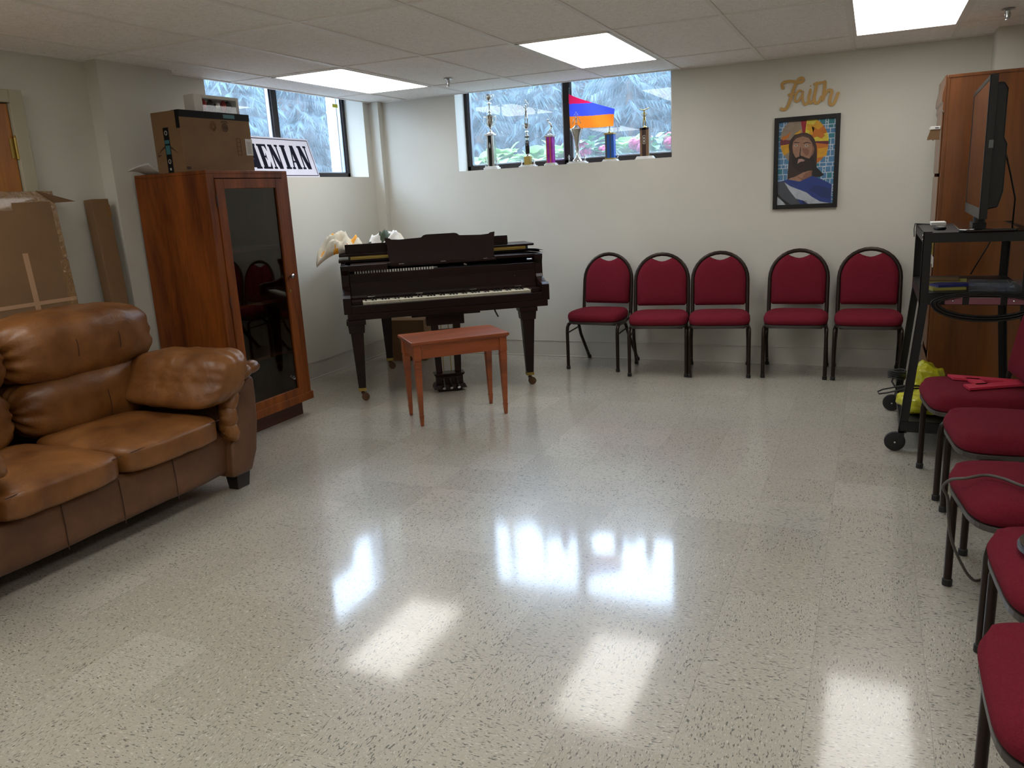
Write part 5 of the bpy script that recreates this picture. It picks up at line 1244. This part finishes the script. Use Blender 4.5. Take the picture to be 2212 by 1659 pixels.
# books / pads on the middle shelf
t = thing('notepad', 'yellow notepad with a blue cover, front one on the middle cart shelf', 'notepad', (.365, 4.60, .8255), .3)
b = MB(); b.box(-.09, -.06, 0, .07, .07, .014); b.build('pages', mat('yellow_pages', '#a39a4e', .7), t, bev=.001)
b = MB(); b.prism([(-.06, -.05), (.115, -.045), (.125, .03), (-.01, .075), (-.07, .04)], .015, .026); b.build('blue_cover', mat('blue_cover', '#20256e', .5), t)
t = thing('notepad', 'yellow notepad at the back left of the middle cart shelf', 'notepad', (.375, 4.84, .8255), -.1)
b = MB(); b.box(-.10, -.07, 0, .10, .07, .018); b.build('pages', mat('yellow_pages', '#a39a4e', .7), t, bev=.001)
b = MB(); b.box(-.10, -.075, .019, .06, .06, .026); b.build('brown_cover', mat('brown_cover', '#6b5228', .6), t)
t = thing('plastic_organizer', 'clear plastic tray with dividers on the middle cart shelf', 'tray', (.452, 4.50, .8255), -.06)
b = MB(); b.box(0, 0, 0, .235, .15, .003); b.box(0, 0, .003, .003, .15, .042); b.box(.232, 0, .003, .235, .15, .042); b.box(.003, 0, .003, .232, .003, .042); b.box(.003, .147, .003, .232, .15, .042)
b.build('tray_body', m_clear, t)
for x in (.085, .17):
    b = MB(); b.box(x, .003, .003, x + .003, .147, .040); b.build('divider', m_clear, t)
b = MB(); b.ball((.185, .03, .018), .012, 7); b.tube([(.18, .03, .02), (.185, .035, .045), (.195, .03, .042)], .003, 5); b.build('metal_clip', m_steel, t, smooth=True)
# top of cart
t = thing('remote_control', 'small dark remote control lying on the cart top', 'remote', (.318, 4.66, 1.1205), .25)
b = MB(); b.pillow((0, 0, .009), (.022, .045, .009), 4, 8); b.build('body', m_black, t, smooth=True)
b = MB()
for i in range(3):
    for j in range(3): b.box(-.013 + i * .010, -.030 + j * .018, .0175, -.006 + i * .010, -.020 + j * .018, .0195)
b.build('buttons', m_glide, t)
b = MB(); b.box(.30, 5.04, 1.1205, .375, 5.18, 1.138); tag(b.build('white_case', m_white, bev=.002), 'flat white box at the back left of the cart top', 'box')
b = MB(); b.tube([(.232, 5.16, 1.128), (.225, 5.14, 1.129), (.220, 5.10, 1.10), (.222, 5.08, 1.06)], .003, 6); b.tube([(.232, 5.16, 1.128), (.26, 5.165, 1.1255), (.33, 5.10, 1.1245)], .0028, 6); tag(b.build('thin_cord', m_cord), 'thin cord over the back left corner of the cart top', 'cord')
# television, screen facing left
ta = math.atan2(.025, .92); t = thing('television', 'large flat television seen edge-on on the cart, screen facing left', 'television', (.452, 4.285, 0), -ta)
TZ0, TZ1, TL = 1.185, 1.815, .93
b = MB(); b.box(0, 0, TZ0, .030, TL, TZ1); b.box(-.003, 0, TZ0, 0, .022, TZ1); b.box(-.003, TL - .022, TZ0, 0, TL, TZ1); b.box(-.003, 0, TZ1 - .022, 0, TL, TZ1); b.box(-.003, 0, TZ0, 0, TL, TZ0 + .05); b.build('bezel', m_black, t, bev=.002)
b = MB(); b.prism([(.0, TZ0 + .04), (.045, TZ0 + .05), (.062, TZ0 + .12), (.062, TZ1 - .30), (.048, TZ1 - .27), (.048, TZ1 - .06), (.03, TZ1 - .03), (.0, TZ1 - .03)], .05, TL - .05, 'y', Matrix.Translation((.028, 0, 0))); b.build('back_cover', m_black, t, bev=.006)
b = MB(); b.box(-.0012, .022, TZ0 + .05, 0, TL - .022, TZ1 - .022); b.build('screen', m_tvscreen, t)
b = MB(); b.box(-.0042, .30, TZ0 + .022, -.003, .312, TZ0 + .034); b.box(.012, -.0006, 1.50, .030, 0, 1.535); b.build('badge', mat('grey_badge', '#6f7378', .5), t)
b = MB(); b.tube([(.035, TL / 2, 1.130), (.035, TL / 2, TZ0 + .06)], .028, 14); b.box(.0, TL / 2 - .10, 1.13, .06, TL / 2 + .10, 1.15); b.build('neck', m_black, t)
b = MB(); b.prism([(-.07, .16), (-.04, .12), (.16, .12), (.18, .20), (.18, .74), (.15, .80), (-.04, .80), (-.07, .74)], 1.121, 1.134); b.build('stand_base', mat('glossy_black', '#0d0d0f', .12, coat=.8), t, bev=.004)
b = MB(); b.tube([(.56, 4.55, 1.50), (.60, 4.60, 1.38), (.645, 4.72, 1.26), (.655, 4.80, 1.13)], .004, 6); b.tube([(.655, 5.23, 1.12), (.60, 5.235, .98), (.53, 5.235, .83)], .004, 6); tag(b.build('hanging_cable', m_cord, smooth=True), 'black power cord hanging behind the television', 'cord')
# bags and cable on the bottom shelf
def bag(name, label, c_, h_, seed):
    b = MB(); b.pillow(c_, h_, 2.6, 18, .035, 13, None, seed); return tag(b.build(name, m_yellowbag, smooth=True), label, 'bag', 'yellow bags on the cart')
bag('plastic_bag', 'crumpled yellow plastic bag lying flat on the bottom cart shelf', (.37, 4.62, .215), (.19, .13, .048), 4)
bag('plastic_bag', 'small yellow plastic bag bulging up at the back of the bottom cart shelf', (.335, 4.98, .255), (.075, .09, .088), 9)
t = thing('tangled_cable', 'black looped cable sticking out left of the bottom cart shelf', 'cable', (0, 0, 0))
b = MB(); b.tube([(.30, 4.72, .27), (.21, 4.72, .262), (.12, 4.73, .232), (.082, 4.74, .222), (.075, 4.75, .232), (.10, 4.755, .245), (.20, 4.74, .275), (.31, 4.73, .28)], .0045, 7); b.build('loop', m_cord, t, smooth=True)
b = MB()
for k in range(4): b.tube([(.175 + .045 * math.cos(a * PI / 6), 5.00 + .04 * math.sin(a * PI / 6), .262 + .012 * k + .006 * math.sin(a)) for a in range(12)], .005, 6, closed=True)
b.tube([(.165, 5.0, .29), (.15, 4.98, .24), (.19, 4.93, .185)], .005, 6); b.build('coil', m_cord, t, smooth=True)
b = MB(); b.box(.36, 4.64, .268, .50, 4.74, .280, Matrix.Translation((0, 0, 0))); tag(b.build('metal_clamp', m_steel, bev=.002), 'small flat metal piece on the yellow bag on the cart', 'tool')

# ================================================================== things on the right-hand chairs
t = thing('foam_letter', 'red foam letter A lying on the chair seat beside the cart', 'letter', (0, 0, .4815))
f1, f2, ap = Vector((.355, 4.10)), Vector((.420, 3.835)), Vector((.640, 4.005))
u_ = (f2 - f1); mid = (f1 + f2) / 2; ax_ = ap - mid; Lx = u_.normalized()
def LA(s, h): q = mid + Lx * s * (u_.length / 2) + ax_ * h; return (q.x, q.y)
b = MB(); dz = .010
for poly in ([(-1, 0), (-.46, 0), (-.06, .72), (0, .72), (0, 1), (-.30, 1)], [(1, 0), (.46, 0), (.06, .72), (0, .72), (0, 1), (.30, 1)], [(-.50, .20), (.50, .20), (.40, .40), (-.40, .40)]):
    b.prism([LA(*q) for q in poly], 0, dz)
b.build('letter_body', m_red, t)
b = MB()
def cord(pts, r, name, label, m):
    P = smooth3(pts); b = MB(); b.tube(P, r, 8); return tag(b.build(name, m, smooth=True), label, 'cord')
def smooth3(pts, n=6):
    out = []
    for i in range(len(pts) - 1):
        p0, p1, p2, p3 = [Vector(pts[max(0, min(len(pts) - 1, i + k))]) for k in (-1, 0, 1, 2)]
        for k in range(n):
            t = k / n; out.append(.5 * ((2 * p1) + (-p0 + p2) * t + (2 * p0 - 5 * p1 + 4 * p2 - p3) * t * t + (-p0 + 3 * p1 - 3 * p2 + p3) * t ** 3))
    out.append(Vector(pts[-1])); return out
cord([(.78, 2.66, .493), (.62, 2.58, .494), (.52, 2.575, .494), (.445, 2.604, .494), (.403, 2.655, .494), (.357, 2.677, .494), (.301, 2.64, .492), (.262, 2.65, .480), (.245, 2.69, .440), (.262, 2.72, .395), (.270, 2.74, .332), (.282, 2.77, .256), (.302, 2.80, .188), (.332, 2.84, .116), (.359, 2.88, .061), (.389, 2.95, .012), (.425, 2.985, .0075), (.48, 2.99, .0075)], .005, 'grey_cord', 'grey cord draped over the third right-hand chair and down to the floor', m_greycord)
t = thing('round_gadget', 'round grey metal disc on the fourth right-hand chair seat', 'disc', (.460, 2.161, .4815))
b = MB(); b.lathe([(.085, 0), (.092, .006), (.092, .016), (.080, .022), (.03, .024)], n=28); b.build('disc_body', mat('grey_gadget', '#4d525b', .35, metal=.4), t, smooth=True, auto=AU)
b = MB(); b.lathe([(.086, .022), (.088, .0235), (.084, .0235)], n=28); b.build('rim', m_steel, t)
print('objects', len(bpy.data.objects))
